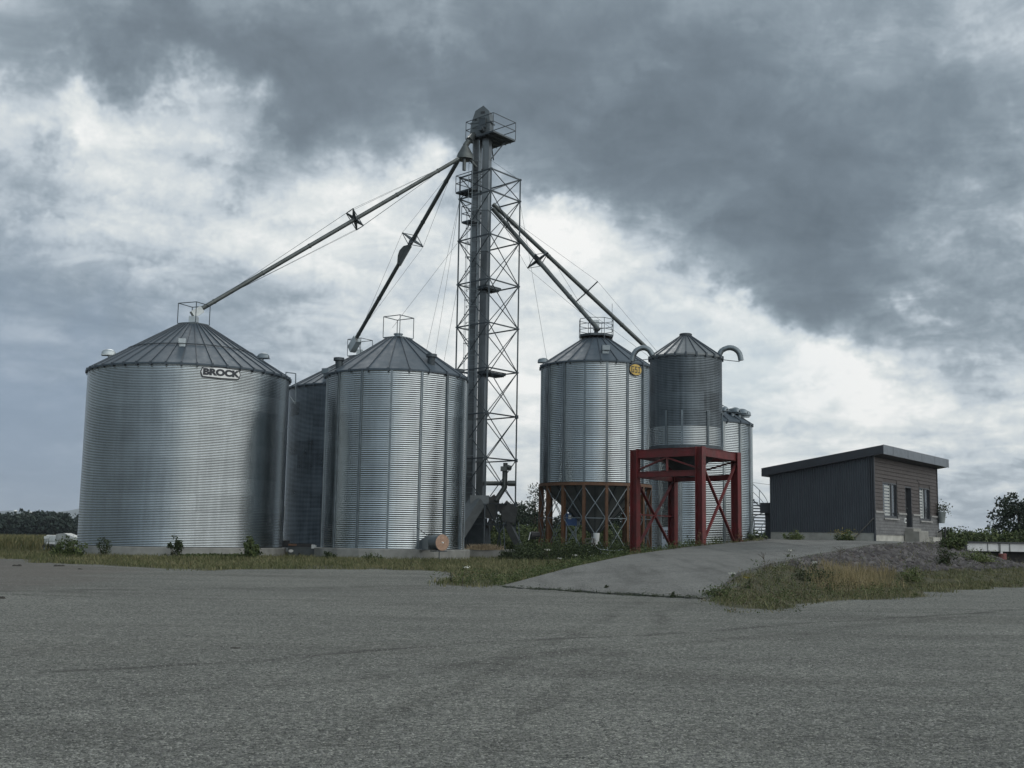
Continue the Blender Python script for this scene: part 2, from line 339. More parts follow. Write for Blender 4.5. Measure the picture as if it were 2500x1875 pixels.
TRACKS = [(tuple(G(1500, 1500)[:2]), tuple(G(700, 1860)[:2]), .22, .45), (tuple(G(1640, 1500)[:2]), tuple(G(1120, 1870)[:2]), .22, .45), (tuple(G(0, 1648)[:2]), tuple(G(1350, 1562)[:2]), .16, .9), (tuple(G(0, 1730)[:2]), tuple(G(1250, 1610)[:2]), .30, .5), (tuple(G(900, 1470)[:2]), tuple(G(2500, 1500)[:2]), .35, .4), (tuple(G(400, 1440)[:2]), tuple(G(1300, 1425)[:2]), .5, .6)]
def ground_builder(b, t, c, P):
    vec = t.outputs['Object']
    cov = b.new('ShaderNodeAttribute', attribute_name='cover').outputs['Vector']
    sp_ = b.new('ShaderNodeSeparateXYZ'); b.put(sp_.inputs[0], cov)
    edgen = b.noise(vec, 1.6, 6, .65)
    def soft(x, k=1.0): return b.mapr(b.m('ADD', x, b.m('MULTIPLY', b.m('SUBTRACT', edgen, .5), k)), .42, .58, 0, 1)
    # crushed stone: cells of several sizes, each with its own grey
    vo = b.new('ShaderNodeTexVoronoi'); b.put(vo.inputs['Vector'], vec); vo.inputs['Scale'].default_value = 36
    vo2 = b.new('ShaderNodeTexVoronoi'); b.put(vo2.inputs['Vector'], vec); vo2.inputs['Scale'].default_value = 100
    s1 = b.new('ShaderNodeSeparateColor'); b.put(s1.inputs[0], vo.outputs['Color']); s2 = b.new('ShaderNodeSeparateColor'); b.put(s2.inputs[0], vo2.outputs['Color'])
    tone = b.m('ADD', b.m('MULTIPLY', s1.outputs[0], .5), b.m('MULTIPLY', s2.outputs[1], .5))
    grain = b.ramp(tone, [(.10, (.018, .020, .019)), (.32, (.070, .074, .070)), (.55, (.118, .122, .115)), (.80, (.19, .194, .182)), (.96, (.38, .385, .355))])
    big = b.noise(vec, .16, 6, .62); mid = b.noise(b.mapping(vec, rot=(0, 0, .5), sc=(.35, 1.3, 1)), .9, 5, .6)
    tint = b.mix(b.mapr(big, .35, .65, 0, 1), (1.02, 1.03, .99), (1.28, 1.28, 1.22))
    gravel = b.mix(1.0, b.mix(1.0, grain, tint, 'MULTIPLY'), b.ramp(mid, [(.3, .84), (.7, 1.12)]), 'MULTIPLY')
    dirt = b.mix(b.noise(vec, 5, 6, .7), (.065, .055, .047), (.125, .112, .10))
    sx = b.new('ShaderNodeSeparateXYZ'); b.put(sx.inputs[0], b.v('ADD', vec, b.v('MULTIPLY', b.v('SUBTRACT', b.noise(vec, .25, 3, .5, 0, 'Color'), (.5, .5, .5)), (1.6, 1.6, 0))))
    for (pa, pb, wd_, dp_) in TRACKS:   # worn wheel paths and old patch joints across the yard
        nx_, ny_ = pb[1] - pa[1], pa[0] - pb[0]; ln = math.hypot(nx_, ny_); nx_ /= ln; ny_ /= ln; c0 = nx_ * pa[0] + ny_ * pa[1]
        dd = b.m('ABSOLUTE', b.m('SUBTRACT', b.m('ADD', b.m('MULTIPLY', sx.outputs[0], nx_), b.m('MULTIPLY', sx.outputs[1], ny_)), c0))
        k_ = b.m('MULTIPLY', b.mapr(dd, wd_, wd_ * .3, 0, 1), b.mapr(b.noise(vec, .9, 5, .65), .36, .58, 0, dp_))
        gravel = b.mix(k_, gravel, b.mix(1.0, gravel, (.42, .42, .41), 'MULTIPLY'))
    worn = b.mapr(b.noise(b.mapping(vec, rot=(0, 0, .25), sc=(.10, .45, 1)), 1.0, 5, .6), .50, .62, 0, .6)
    gravel = b.mix(worn, gravel, b.mix(1.0, gravel, (.70, .69, .68), 'MULTIPLY'))
    soil = b.mix(b.mapr(b.noise(vec, 3.2, 6, .7), .35, .65, 0, 1), (.038, .043, .022), (.088, .083, .048))
    rock = b.mix(b.mapr(s1.outputs[1], .2, .8, 0, 1), (.045, .043, .043), (.13, .125, .122))
    rock = b.mix(b.mapr(b.noise(vec, .7, 4), .45, .6, 0, .8), rock, (.078, .058, .055))
    o = b.mix(b.m('MULTIPLY', b.mapr(b.m('ADD', sp_.outputs[1], b.m('MULTIPLY', b.m('SUBTRACT', b.noise(b.mapping(vec, sc=(.5, 1.4, 1)), .6, 6, .65), .5), 1.3)), .45, .95, 0, 1), .6), gravel, dirt)
    o = b.mix(soft(sp_.outputs[0], .55), o, soil); o = b.mix(soft(sp_.outputs[2], .5), o, rock)
    bn = b.new('ShaderNodeBump'); bn.inputs['Strength'].default_value = .9; bn.inputs['Distance'].default_value = .018
    hh = b.m('ADD', b.m('MULTIPLY', vo.outputs['Distance'], -1.2), b.m('MULTIPLY', b.noise(vec, 60, 3, .7), .9))
    b.put(bn.inputs['Height'], hh); b.L.new(bn.outputs[0], P.inputs['Normal'])
    return o
groundm = pmat('yard_ground', (.2, .2, .2), .92, builder=ground_builder, spec=.25)
ground = mesh_np('ground', np.column_stack([PP, TZ]), FQ, groundm, smooth=True); tag(ground, kind='structure')
def jit(P):
    P = np.asarray(P, float); x, y = P[:, 0], P[:, 1]
    return P + np.stack([.40 * hnoise(x * .9, y * .8) + .16 * hnoise(3.3 * x, 2.9 * y), .55 * hnoise(y * .8 + 3, x * .7) + .22 * hnoise(3.1 * y, 3.7 * x)], 1)
grs = (inpoly(jit(PP), GR1) | inpoly(jit(PP), GR2)).astype(float); drt = inpoly(PP, DIRT).astype(float)
_, outm, dm, zem = ramp_field(PP)
rk = ((PP[:, 0] > 7.0) & (PP[:, 1] < 62) & (PP[:, 0] < 26) & outm & (TZ - .46 * np.clip(PP[:, 1] / 55, 0, 1) > .38 + .1 * hnoise(PP[:, 0], PP[:, 1]))).astype(float)
rk[PP[:, 0] + .3 * PP[:, 1] < 19.5] = 0
def blur(a, k):
    a = a.reshape(ny, nx)
    for _ in range(k): a = (a + np.roll(a, 1, 0) + np.roll(a, -1, 0) + np.roll(a, 1, 1) + np.roll(a, -1, 1)) / 5
    return a.ravel()
drt = blur(drt, 22); grs = blur(grs, 3); rk = blur(rk, 4)
at_ = ground.data.attributes.new('cover', 'FLOAT_VECTOR', 'POINT'); at_.data.foreach_set('vector', np.column_stack([grs, drt, rk]).astype(np.float32).ravel())

def ramp_builder(b, t, c, P):
    vec = t.outputs['Object']
    vo = b.new('ShaderNodeTexVoronoi'); b.put(vo.inputs['Vector'], vec); vo.inputs['Scale'].default_value = 70
    s1 = b.new('ShaderNodeSeparateColor'); b.put(s1.inputs[0], vo.outputs['Color'])
    g = b.ramp(s1.outputs[0], [(.1, (.062, .065, .062)), (.6, (.112, .116, .109)), (.95, (.22, .223, .208))])
    k = b.noise(b.mapping(vec, rot=(0, 0, -.62), sc=(2.2, .22, 1)), .7, 5, .6); st = b.noise(vec, .5, 6, .7)
    g = b.mix(1.0, g, b.ramp(st, [(.35, .74), (.5, 1.0), (.7, 1.12)]), 'MULTIPLY')
    return b.mix(1.0, g, b.ramp(k, [(.3, .66), (.5, 1.0), (.7, 1.12)]), 'MULTIPLY')
rampm = pmat('ramp_asphalt', (.2, .2, .2), .9, bump=.006, bscale=70, builder=ramp_builder, spec=.3)
rm = MB(); NSUB = 8; rows = []
for i in range(6):
    for k in range(NSUB + (1 if i == 5 else 0)):
        f = k / NSUB
        rows.append((RL[i] * (1 - f) + RL[i + 1] * f, RR[i] * (1 - f) + RR[i + 1] * f))
NC = 14; vs = []
for a, b_ in rows:
    vs += [tuple(a + (0, 0, -.22))] + [tuple(a * (1 - c / NC) + b_ * c / NC + np.array([0, 0, .035])) for c in range(NC + 1)] + [tuple(b_ + (0, 0, -.22))]
mm_ = NC + 3; fs = [(i * mm_ + c, i * mm_ + c + 1, (i + 1) * mm_ + c + 1, (i + 1) * mm_ + c) for i in range(len(rows) - 1) for c in range(mm_ - 1)]
nb = len(vs); vs += [(v[0], v[1], v[2] - .15) for v in vs[1:NC + 2]]; fs += [(1 + c, nb + c, nb + c + 1, 2 + c) for c in range(NC)]
rm.add(vs, fs)
for c in range(NC + 1):
    f_ = c / NC; jx = .12 * math.sin(c * 2.3) + .08 * math.sin(c * 5.1); v = rm.v[1 + c]; k = (v[0] + jx * .7, v[1] + jx * .7, v[2] - .01 * (c % 3)); rm.v[1 + c] = k; rm.v[nb + c] = (k[0], k[1], k[2] - .15)
tag(rm.build('ramp', rampm, smooth=True, sharp=40), kind='structure')

# ------------------------------------------------------------------ grain bins
def face_dir(cx, cy):   # unit vector from the bin's axis towards the viewer's stand
    d = Vector((-cx, -cy, 0)); return d.normalized()
class Bin:
    def __init__(s, cx, cy, R, z0, z1, zp, rp, name, label, cat='grain bin'):
        s.c = Vector((cx, cy, 0)); s.R = R; s.z0 = z0; s.z1 = z1; s.zp = zp; s.rp = rp
        s.root = thing(name, (cx, cy, z0), label, cat); s.fd = face_dir(cx, cy); s.rd = Vector((-s.fd.y, s.fd.x, 0))
    def dirn(s, phi):   # phi in degrees, 0 faces the viewer, + turns to the right
        a = math.radians(phi); return s.fd * math.cos(a) + s.rd * math.sin(a)
    def wall(s, pitch, amp, m, z0=None, z1=None, n=112, name='wall', rad=None):
        z0 = s.z0 if z0 is None else z0; z1 = s.z1 if z1 is None else z1; R = rad or s.R
        k = int(round((z1 - z0) / pitch)); NS = 6; zs = np.linspace(z0, z1, k * NS + 1)
        r = R + amp * np.sin(2 * np.pi * np.arange(k * NS + 1) / NS)
        a = np.linspace(0, 2 * np.pi, n, endpoint=False)
        V = np.stack([(s.c.x + r[:, None] * np.cos(a)), (s.c.y + r[:, None] * np.sin(a)), np.repeat(zs[:, None], n, 1)], 2).reshape(-1, 3)
        I = np.arange(len(zs) * n).reshape(-1, n); J = np.roll(I, -1, 1)
        Fq = np.stack([I[:-1].ravel(), J[:-1].ravel(), J[1:].ravel(), I[1:].ravel()], 1)
        return mesh_np(name, V, Fq, m, parent=s.root, smooth=True)
    def stiff(s, phi0, step, n, z0, z1, m, wd=.10, dp=.05):
        for k in range(n):
            d = s.dirn(phi0 + k * step); t = Vector((-d.y, d.x, 0)); b = MB()
            for (x0, x1, y1) in ((-wd / 2, -wd / 2 + .022, dp), (wd / 2 - .022, wd / 2, dp), (-wd / 2 + .022, wd / 2 - .022, dp * .45)):
                b.hexa(s.c + d * (s.R + .004), t, d, (0, 0, 1), (x0, x1), (0, y1), (z0, z1))
            b.build('stiffener', m, s.root)
    def roof(s, ribs, m, over=.07, ph=0, clips=True, rings=()):
        R1 = s.R + over; b = MB(); ns = ribs * 2; da = 2 * math.pi / ribs
        base = math.atan2(s.fd.y, s.fd.x) + math.radians(ph)
        def pt(r, a, dz=0): 
            f = (R1 - r) / (R1 - s.rp); return s.c + Vector((r * math.cos(a), r * math.sin(a), s.z1 + .02 + (s.zp - s.z1) * f + dz))
        for k in range(ribs):
            a0 = base + k * da
            for j in range(2):
                x, y = a0 + da * j / 2, a0 + da * (j + 1) / 2
                b.add([pt(R1, x), pt(R1, y), pt(s.rp, y), pt(s.rp, x)], [(0, 1, 2, 3)])
                b.add([pt(R1, x), pt(R1, y), pt(R1, y, -.085), pt(R1, x, -.085)], [(0, 3, 2, 1)])
                b.add([pt(R1, x, -.085), pt(R1, y, -.085), s.c + Vector((s.R * math.cos(y), s.R * math.sin(y), s.z1 - .05)), s.c + Vector((s.R * math.cos(x), s.R * math.sin(x), s.z1 - .05))], [(0, 3, 2, 1)])
        ro = b.build('roof', m, s.root)
        b = MB(); h = .055
        for k in range(ribs):
            a0 = base + k * da; t = Vector((-math.sin(a0), math.cos(a0), 0))
            p, q = pt(R1 + .02, a0), pt(s.rp, a0); wq = .022
            b.add([p - t * wq, p + t * wq, q + t * wq, q - t * wq, p - t * wq * .6 + Vector((0, 0, h)), p + t * wq * .6 + Vector((0, 0, h)), q + t * wq * .6 + Vector((0, 0, h)), q - t * wq * .6 + Vector((0, 0, h))],
                  [(4, 5, 6, 7), (0, 1, 5, 4), (1, 2, 6, 5), (3, 7, 6, 2), (0, 4, 7, 3)])
            if clips:
                b.hexa(p, t, Vector((math.cos(a0), math.sin(a0), 0)), (0, 0, 1), (-.04, .04), (-.06, .02), (-.13, .06))
        b.build('roof_ribs', roofm_d, ro)
        for rr in rings:
            bb = MB(); rr_ = s.rp + (R1 - s.rp) * rr
            bb.tube([pt(rr_, base + 2 * math.pi * k / 64, .05) for k in range(65)], .022, 6, False); bb.build('wind_ring', dsteel, ro)
        return ro
    def rpt(s, phi, t, dz=0.):
        R1 = s.R + .07; r = R1 * t; f = (R1 - r) / (R1 - s.rp); return s.c + s.dirn(phi) * r + Vector((0, 0, s.z1 + .02 + (s.zp - s.z1) * f + dz))
    def pad(s, ztop, extra, n, label, zb=.25):
        b = MB(); b.lathe((s.c.x, s.c.y, 0), [(.01, zb), (s.R + extra, zb), (s.R + extra, ztop - .03), (s.R + extra - .03, ztop), (.01, ztop)], n)
        o = b.build('concrete_pad', concrete, loc=(s.c.x, s.c.y, zb)); tag(o, label, 'foundation', 'round bin foundations')
roofm_d = pmat('roof_rib_sheet', (.058, .075, .092), .6, .3, .12, 1.5)

def railcage(root, c, half, z0, h, rot, name='peak_platform', mid=False):
    c = Vector((c[0], c[1], 0)); ax = Vector((math.cos(rot), math.sin(rot), 0)); ay = Vector((-ax.y, ax.x, 0))
    b = MB(); b.hexa(c, ax, ay, (0, 0, 1), (-half, half), (-half, half), (z0 - .05, z0)); pl = b.build(name, steel, root)
    b = MB(); cs = [c + ax * half * i + ay * half * j for i, j in ((1, 1), (1, -1), (-1, -1), (-1, 1))]
    for p in cs: b.bar(p + Vector((0, 0, z0)), p + Vector((0, 0, z0 + h)), .035, up=(1, 0, 0))
    for i in range(4):
        for hh in ((h,) if not mid else (h, h * .5)): b.bar(cs[i] + Vector((0, 0, z0 + hh)), cs[(i + 1) % 4] + Vector((0, 0, z0 + hh)), .035)
    b.build('railing', dsteel, pl); return pl

# --- big bin
BA = Bin(-16.3, 59.72, 4.93, .95, 9.45, 12.05, .75, 'grain_bin', 'widest silver grain bin, unribbed corrugated wall, white name plate under its eave')
BA.pad(.93, .12, 48, 'low concrete ring under the bin with the white name plate')
BA.wall(.0757, .0072, gal); BA.roof(44, roofm, clips=True, rings=(.56,), ph=3)
b = MB(); b.lathe(BA.c, [(.78, 12.02), (.80, 12.12), (.62, 12.14)], 28); b.build('peak_collar', steel, BA.root)
railcage(BA.root, BA.c, .56, 12.16, 1.02, math.atan2(BA.fd.y, BA.fd.x) + math.radians(52))
def halfdome(root, p, d, r, L, m, name='roof_vent'):
    """gooseneck ventilator: a bent half-round hood on a short neck"""
    d = Vector(d); t = Vector((-d.y, d.x, 0)); b = MB(); n = 10; k = 8; vs = []
    for i in range(n + 1):
        a = math.pi * i / n; 
        for j in range(k + 1):
            bb = math.pi * j / k; rr = r * (.35 + .65 * math.sin(a)) if 0 < i < n else r * .3
            vs.append(p + d * (-math.cos(a) * L) + t * math.cos(bb) * rr * .8 + Vector((0, 0, .12 + math.sin(bb) * rr)))
    fs = [(i * (k + 1) + j, i * (k + 1) + j + 1, (i + 1) * (k + 1) + j + 1, (i + 1) * (k + 1) + j) for i in range(n) for j in range(k)]
    b.add(vs, fs); b.tube([p + Vector((0, 0, -.12)) - d * .1, p + Vector((0, 0, .14)) - d * .1], r * .45, 10)
    b.hexa(p, d, t, (0, 0, 1), (-L, L), (-r * .8, r * .8), (.09, .115))
    return b.build(name, m, root, smooth=True, sharp=50)
halfdome(BA.root, BA.rpt(-86, .80, .10), BA.dirn(-90), .30, .34, steel_b)
halfdome(BA.root, BA.rpt(66, .76, .06), BA.dirn(66), .27, .30, steel)
def boxvent(root, B, phi, t, s_=.34, m=None):
    p = B.rpt(phi, t); d = B.dirn(phi); tt = Vector((-d.y, d.x, 0)); b = MB()
    b.hexa(p, tt, d, (0, 0, 1), (-s_ * .42, s_ * .42), (-.12, .05), (-.1, s_ * .7)); b.hexa(p, tt, d, (0, 0, 1), (-s_ * .5, s_ * .5), (-.16, .18), (s_ * .35, s_ * .98))
    return b.build('roof_vent', m or steel_b, root)
boxvent(BA.root, BA, -8, .66, .34, steel_b)
# plate with its name, following the curve of the wall
def on_cyl(B, px, py):
    d = ray(px, py); o = Vector((0, 0, EYE)); dx, dy = d.x, d.y; cx, cy = B.c.x, B.c.y
    a = dx * dx + dy * dy; bb = -2 * (dx * cx + dy * cy); c = cx * cx + cy * cy - B.R ** 2
    t = (-bb - math.sqrt(max(0, bb * bb - 4 * a * c))) / (2 * a); p = o + d * t
    v = (p - B.c); v.z = 0; v.normalize(); phi = math.degrees(math.atan2(v.dot(B.rd), v.dot(B.fd))); return phi, p.z
def wrap(B, phi0, z0, pts, off):   # plane (x right, y up) -> bent round the wall
    return [B.c + B.dirn(phi0 + math.degrees(x / B.R)) * (B.R + off) + Vector((0, 0, z0 + y)) for x, y in pts]
def plate(B, phi0, z0, outline, off, m, name, parent, ring=None):
    """flat plate cut in vertical strips so that it bends with the wall"""
    xs = sorted(set([p[0] for p in outline])); lo, hi = xs[0], xs[-1]
    def yr(x):
        ys = []
        for i in range(len(outline)):
            (x1, y1), (x2, y2) = outline[i], outline[(i + 1) % len(outline)]
            if (x1 - x) * (x2 - x) <= 0 and abs(x2 - x1) > 1e-9: ys.append(y1 + (y2 - y1) * (x - x1) / (x2 - x1))
        return (min(ys), max(ys)) if ys else (0, 0)
    NX = 40; b = MB(); X = [lo + (hi - lo) * (.0005 + .999 * i / NX) for i in range(NX + 1)]
    top = []; bot = []
    for x in X: y0, y1 = yr(x); bot.append((x, y0)); top.append((x, y1))
    f = wrap(B, phi0, z0, bot + top, off); r_ = wrap(B, phi0, z0, bot + top, off - .02); n = NX + 1
    b.add(f + r_, [(i, i + 1, n + i + 1, n + i) for i in range(NX)] + [(n + i, n + i + 1, 3 * n + i + 1, 3 * n + i) for i in range(NX)] + [(i + 1, i, 2 * n + i, 2 * n + i + 1) for i in range(NX)])
    return b.build(name, m, parent)
def text_mesh(body, size, bold=.03, xs=1.0):
    cu_ = bpy.data.curves.new('t', 'FONT'); cu_.body = body; cu_.size = size; cu_.align_x = 'CENTER'; cu_.align_y = 'CENTER'; cu_.offset = bold; cu_.resolution_u = 4; cu_.extrude = .004
    o = bpy.data.objects.new('t', cu_); COL.objects.link(o); dg = bpy.context.evaluated_depsgraph_get(); dg.update()
    me = bpy.data.meshes.new_from_object(o.evaluated_get(dg)); V = [(v.co.x * xs, v.co.y, v.co.z) for v in me.vertices]; Fc = [tuple(p.vertices) for p in me.polygons]
    bpy.data.objects.remove(o); bpy.data.curves.remove(cu_); bpy.data.meshes.remove(me); return V, Fc
ph, zs_ = on_cyl(BA, 539.5, 911)
hexo = lambda w_, h1, h2, n_=.13: [(-w_, 0), (-w_ + n_ * .6, h1), (0, h2), (w_ - n_ * .6, h1), (w_, 0), (w_ - n_ * .6, -h1), (0, -h2), (-w_ + n_ * .6, -h1)]
SG = plate(BA, ph, zs_, hexo(.97, .245, .275), .045, ink, 'sign_plate', BA.root)
b = MB(); SGw = plate(BA, ph, zs_, hexo(.925, .20, .235, .12), .055, signw, 'sign_face', SG)
V, Fc = text_mesh('BROCK', .40, .026, 1.27); 
b.add([wrap(BA, ph, zs_, [(x, y)], .064 + z)[0] for x, y, z in V], Fc); b.build('lettering', ink, SG)

# --- middle ribbed bin
BB = Bin(-5.89, 60.28, 3.57, 1.0, 9.60, 11.62, .62, 'grain_bin', 'ribbed silver grain bin with a copper fan at its foot, beside the lattice tower')
BB.pad(.99, .34, 20, 'concrete ring under the ribbed bin with the fan')
BB.wall(.1016, .0095, gal_st); BB.roof(22, roofm, ph=-6.8)
p0, _ = on_cyl(BB, 951, 1100); BB.stiff(p0, 24, 15, 1.0, 9.56, steel)
b = MB(); b.lathe(BB.c, [(.64, 11.58), (.66, 11.66), (.2, 11.68), (.2, 11.88), (.24, 11.88), (.24, 11.93), (.01, 11.95)], 24); b.build('fill_cap', steel, BB.root)
railcage(BB.root, BB.c, .55, 11.72, 1.06, math.atan2(BB.fd.y, BB.fd.x) + math.radians(50))
def capvent(B, phi, t):
    p = B.rpt(phi, t); d = B.dirn(phi); b = MB()
    b.tube([p - Vector((0, 0, .2)), p + d * .06 + Vector((0, 0, .28))], .19, 14); b.tube([p + d * .06 + Vector((0, 0, .28)), p + d * .06 + Vector((0, 0, .43))], .27, 16); return b.build('roof_vent', dsteel, B.root, smooth=True, sharp=50)
capvent(BB, -66, .86); capvent(BB, 34, .80); capvent(BB, 105, .9)

# --- bin behind, in the gap
c3 = hd(864, 1300, 76); BC = Bin(c3.x, c3.y, 4.35, .8, 10.75, 12.95, .55, 'grain_bin', 'dim grain bin standing behind, seen in the gap between the two front bins')
BC.pad(.78, .12, 32, 'concrete ring under the bin in the gap')
BC.wall(.0757, .0072, galv('galvanised_shell_shaded_side', base=.11, rough=.3, tint=(.85, 1.0, 1.15))); BC.roof(36, roofm, ph=2)  # base colour darkened to stand in for dark reflections of the front bins
railcage(BC.root, BC.c, .56, 13.05, 1.05, math.atan2(BC.fd.y, BC.fd.x) + math.radians(48))
boxvent(BC.root, BC, -34, .80, .5, steel)

# --- hopper bin on orange legs
BG = Bin(4.69, 65.88, 3.055, 4.62, 11.12, 12.72, .78, 'hopper_bin', 'ribbed silver hopper bin on rusty orange legs with yellow oval badge')
BG.wall(.1016, .0095, gal_st); BG.roof(22, roofm, ph=5, over=.09)
p0, _ = on_cyl(BG, 1427.3, 1000); BG.stiff(p0, 22.5, 16, 4.62, 11.06, steel)
b = MB(); b.lathe(BG.c, [(3.09, 4.60), (3.12, 4.60), (3.14, 4.44), (3.02, 4.44), (3.02, 4.60)], 48); b.build('ring_beam', orangep, BG.root)
b = MB(); b.lathe(BG.c, [(2.98, 4.5), (.22, 1.95), (.20, 1.75)], 16); hp = b.build('hopper', pmat('dull_hopper_steel', (.16, .175, .175), .55, .5, .2, 1.2), BG.root)
b = MB()
for k in range(16):
    d = BG.dirn(p0 + 22.5 * k + 11); b.bar(BG.c + d * 2.98 + Vector((0, 0, 4.49)), BG.c + d * .24 + Vector((0, 0, 1.97)), .03, .05)
b.build('hopper_seams', dsteel, hp)
b = MB(); b.tube([BG.c + Vector((0, 0, 1.75)), BG.c + Vector((0, 0, 1.25))], .2, 12); b.build('discharge_boot', whitep, BG.root, smooth=True, sharp=50)
for k in range(16):
    d = BG.dirn(p0 + 22.5 * k); t = Vector((-d.y, d.x, 0)); b = MB(); c = BG.c + d * 3.03
    b.hexa(c, t, d, (0, 0, 1), (-.075, .075), (-.11, -.085), (.7, 4.44)).hexa(c, t, d, (0, 0, 1), (-.075, .075), (.085, .11), (.7, 4.44)).hexa(c, t, d, (0, 0, 1), (-.012, .012), (-.085, .085), (.7, 4.44))
    b.build('leg', orangep, BG.root)
for k in range(16):
    d0, d1 = BG.dirn(p0 + 22.5 * k + 1.5), BG.dirn(p0 + 22.5 * (k + 1) - 1.5); b = MB(); q = lambda d, z: BG.c + d * 3.12 + Vector((0, 0, z))
    for z0_, z1_ in ((4.3, 2.75), (2.7, 1.05)):
        b.bar(q(d0, z0_), q(d1, z1_), .02, .035); b.bar(q(d1, z0_), q(d0, z1_), .02, .035)
    b.bar(q(d0, 2.72), q(d1, 2.72), .02, .035); b.build('cross_brace', steel, BG.root)
# octagonal work deck on its peak
b = MB(); oc = [BG.c + Vector((1.0 * math.cos(a), 1.0 * math.sin(a), 0)) for a in [math.radians(22.5 + 45 * k) for k in range(8)]]
b.add([p + Vector((0, 0, z)) for z in (12.86, 12.98) for p in oc], [tuple(range(8))[::-1], tuple(range(8, 16))] + [(k, (k + 1) % 8, 8 + (k + 1) % 8, 8 + k) for k in range(8)])
for p in oc[::2]: b.bar(p + Vector((0, 0, 12.9)), BG.c + (p - BG.c) * 1.02 + Vector((0, 0, 12.45)), .05)
dk = b.build('peak_platform', dsteel, BG.root); b = MB()
for k in range(8):
    p, q = oc[k], oc[(k + 1) % 8]; b.bar(p + Vector((0, 0, 12.9)), p + Vector((0, 0, 13.85)), .03, up=(1, 0, 0))
    for h in (13.25, 13.55, 13.85): b.bar(p + Vector((0, 0, h)), q + Vector((0, 0, h)), .028)
b.build('railing', dsteel, dk)
b = MB(); b.tube([BG.c + Vector((0, 0, 12.6)), BG.c + Vector((0, 0, 13.6))], .12, 12); b.build('fill_pipe', dsteel, BG.root, smooth=True, sharp=50)
b = MB(); b.tube([oc[0] + Vector((0, 0, 13.8)), oc[0] + Vector((0, 0, 14.9))], .012, 6); b.build('antenna', dsteel, BG.root)
halfdome(BG.root, BG.rpt(-88, .95, .06), BG.dirn(-90), .26, .30, steel); boxvent(BG.root, BG, 12, .78, .42, steel)
ph, zs_ = on_cyl(BG, 1550.5, 903)
ell = lambda a, c_: [(a * math.cos(2 * math.pi * k / 28), c_ * math.sin(2 * math.pi * k / 28)) for k in range(28)]
SG = plate(BG, ph, zs_, ell(.47, .33), .07, ink, 'badge_plate', BG.root); plate(BG, ph, zs_, ell(.435, .295), .08, yellow, 'badge_face', SG)
b = MB()   # block letters G S I
def blk(x0, y0, x1, y1):
    n = 3; P_ = [(x0 + (x1 - x0) * i / n, y) for y in (y0, y1) for i in range(n + 1)]
    f = wrap(BG, ph, zs_, P_, .088); b.add(f, [(i, i + 1, n + 2 + i, n + 1 + i) for i in range(n)])
s_ = .048
for (x0, y0, x1, y1) in [(-.34, -.17, -.285, .17), (-.34, .12, -.15, .17), (-.34, -.17, -.15, -.12), (-.20, -.17, -.15, .0), (-.235, -.03, -.15, .01),
                         (-.085, -.02, -.035, .17), (-.085, .12, .085, .17), (-.085, -.025, .085, .025), (.035, -.17, .085, .025), (-.085, -.17, .085, -.12),
                         (.15, .12, .32, .17), (.21, -.17, .26, .17), (.15, -.17, .32, -.12)]: blk(x0, y0, x1, y1)
b.build('lettering', ink, SG)
b = MB(); b.box((5.0, 66, .5), (9.5, 8.2, .5)); b.box((4.2, 61.4, .36), (8.6, 1.0, .34)); o = b.build('concrete_slab', concrete, loc=(5, 66, .25)); tag(o, 'flat concrete slab under the orange-legged hopper bin', 'foundation')

# --- far ribbed bin with the spiral stair
BD = Bin(10.94, 72.37, 3.69, .6, 8.62, 10.7, .6, 'grain_bin', 'ribbed silver bin behind the red steel frame, row of hooded vents on its roof')
BD.pad(.6, .2, 24, 'concrete ring under the bin behind the red frame')
BD.wall(.1016, .0095, gal_st); BD.roof(22, roofm, ph=3)
p0, _ = on_cyl(BD, 1663, 1200); BD.stiff(p0, 20, 18, .6, 8.58, steel_b, wd=.12)
for f in (36, 52, 68, 84, 100, 118): halfdome(BD.root, BD.rpt(f, .86, .12), BD.dirn(f), .30, .42, steel)
for f in (-36, -60): halfdome(BD.root, BD.rpt(f, .86, .12), BD.dirn(f), .30, .42, steel)

# --- dull tank on the red frame
FC, FL_, FR = Vector((8.3, 52.0, 0)), Vector((5.71, 54.46, 0)), Vector((10.46, 55.2, 0)); FB = FL_ + FR - FC
TK = Bin(8.07, 54.67, 1.66, 5.83, 10.0, 11.02, .26, 'hopper_tank', 'narrow dull grey tank standing on the red steel frame', 'grain tank')
TK.wall(.0757, .0065, gal_dark, 6.72, 10.0, n=80); TK.wall(.0757, .0065, gal_new, 5.86, 6.72, n=80, name='wall_band')
TK.roof(22, pmat('tank_roof_sheet', (.17, .19, .20), .5, .6, .12, 2), over=.05)
p0, _ = on_cyl(TK, 1627, 1040)
for phs in (p0, on_cyl(TK, 1665.5, 1040)[0], on_cyl(TK, 1728, 1040)[0], 78, 120, 165, 210, 250): TK.stiff(phs, 0, 1, 5.86, 7.42, steel, wd=.085)
b = MB(); b.lathe(TK.c, [(1.70, 5.72), (1.70, 5.86), (1.60, 5.86)], 40); b.lathe(TK.c, [(1.66, 5.75), (.55, 4.75), (.5, 4.5)], 24); b.build('hopper', dsteel, TK.root)
b = MB(); b.lathe(TK.c, [(.28, 10.98), (.30, 11.14), (.27, 11.18), (.01, 11.2)], 20); b.build('fill_cap', dsteel, TK.root, smooth=True, sharp=40)
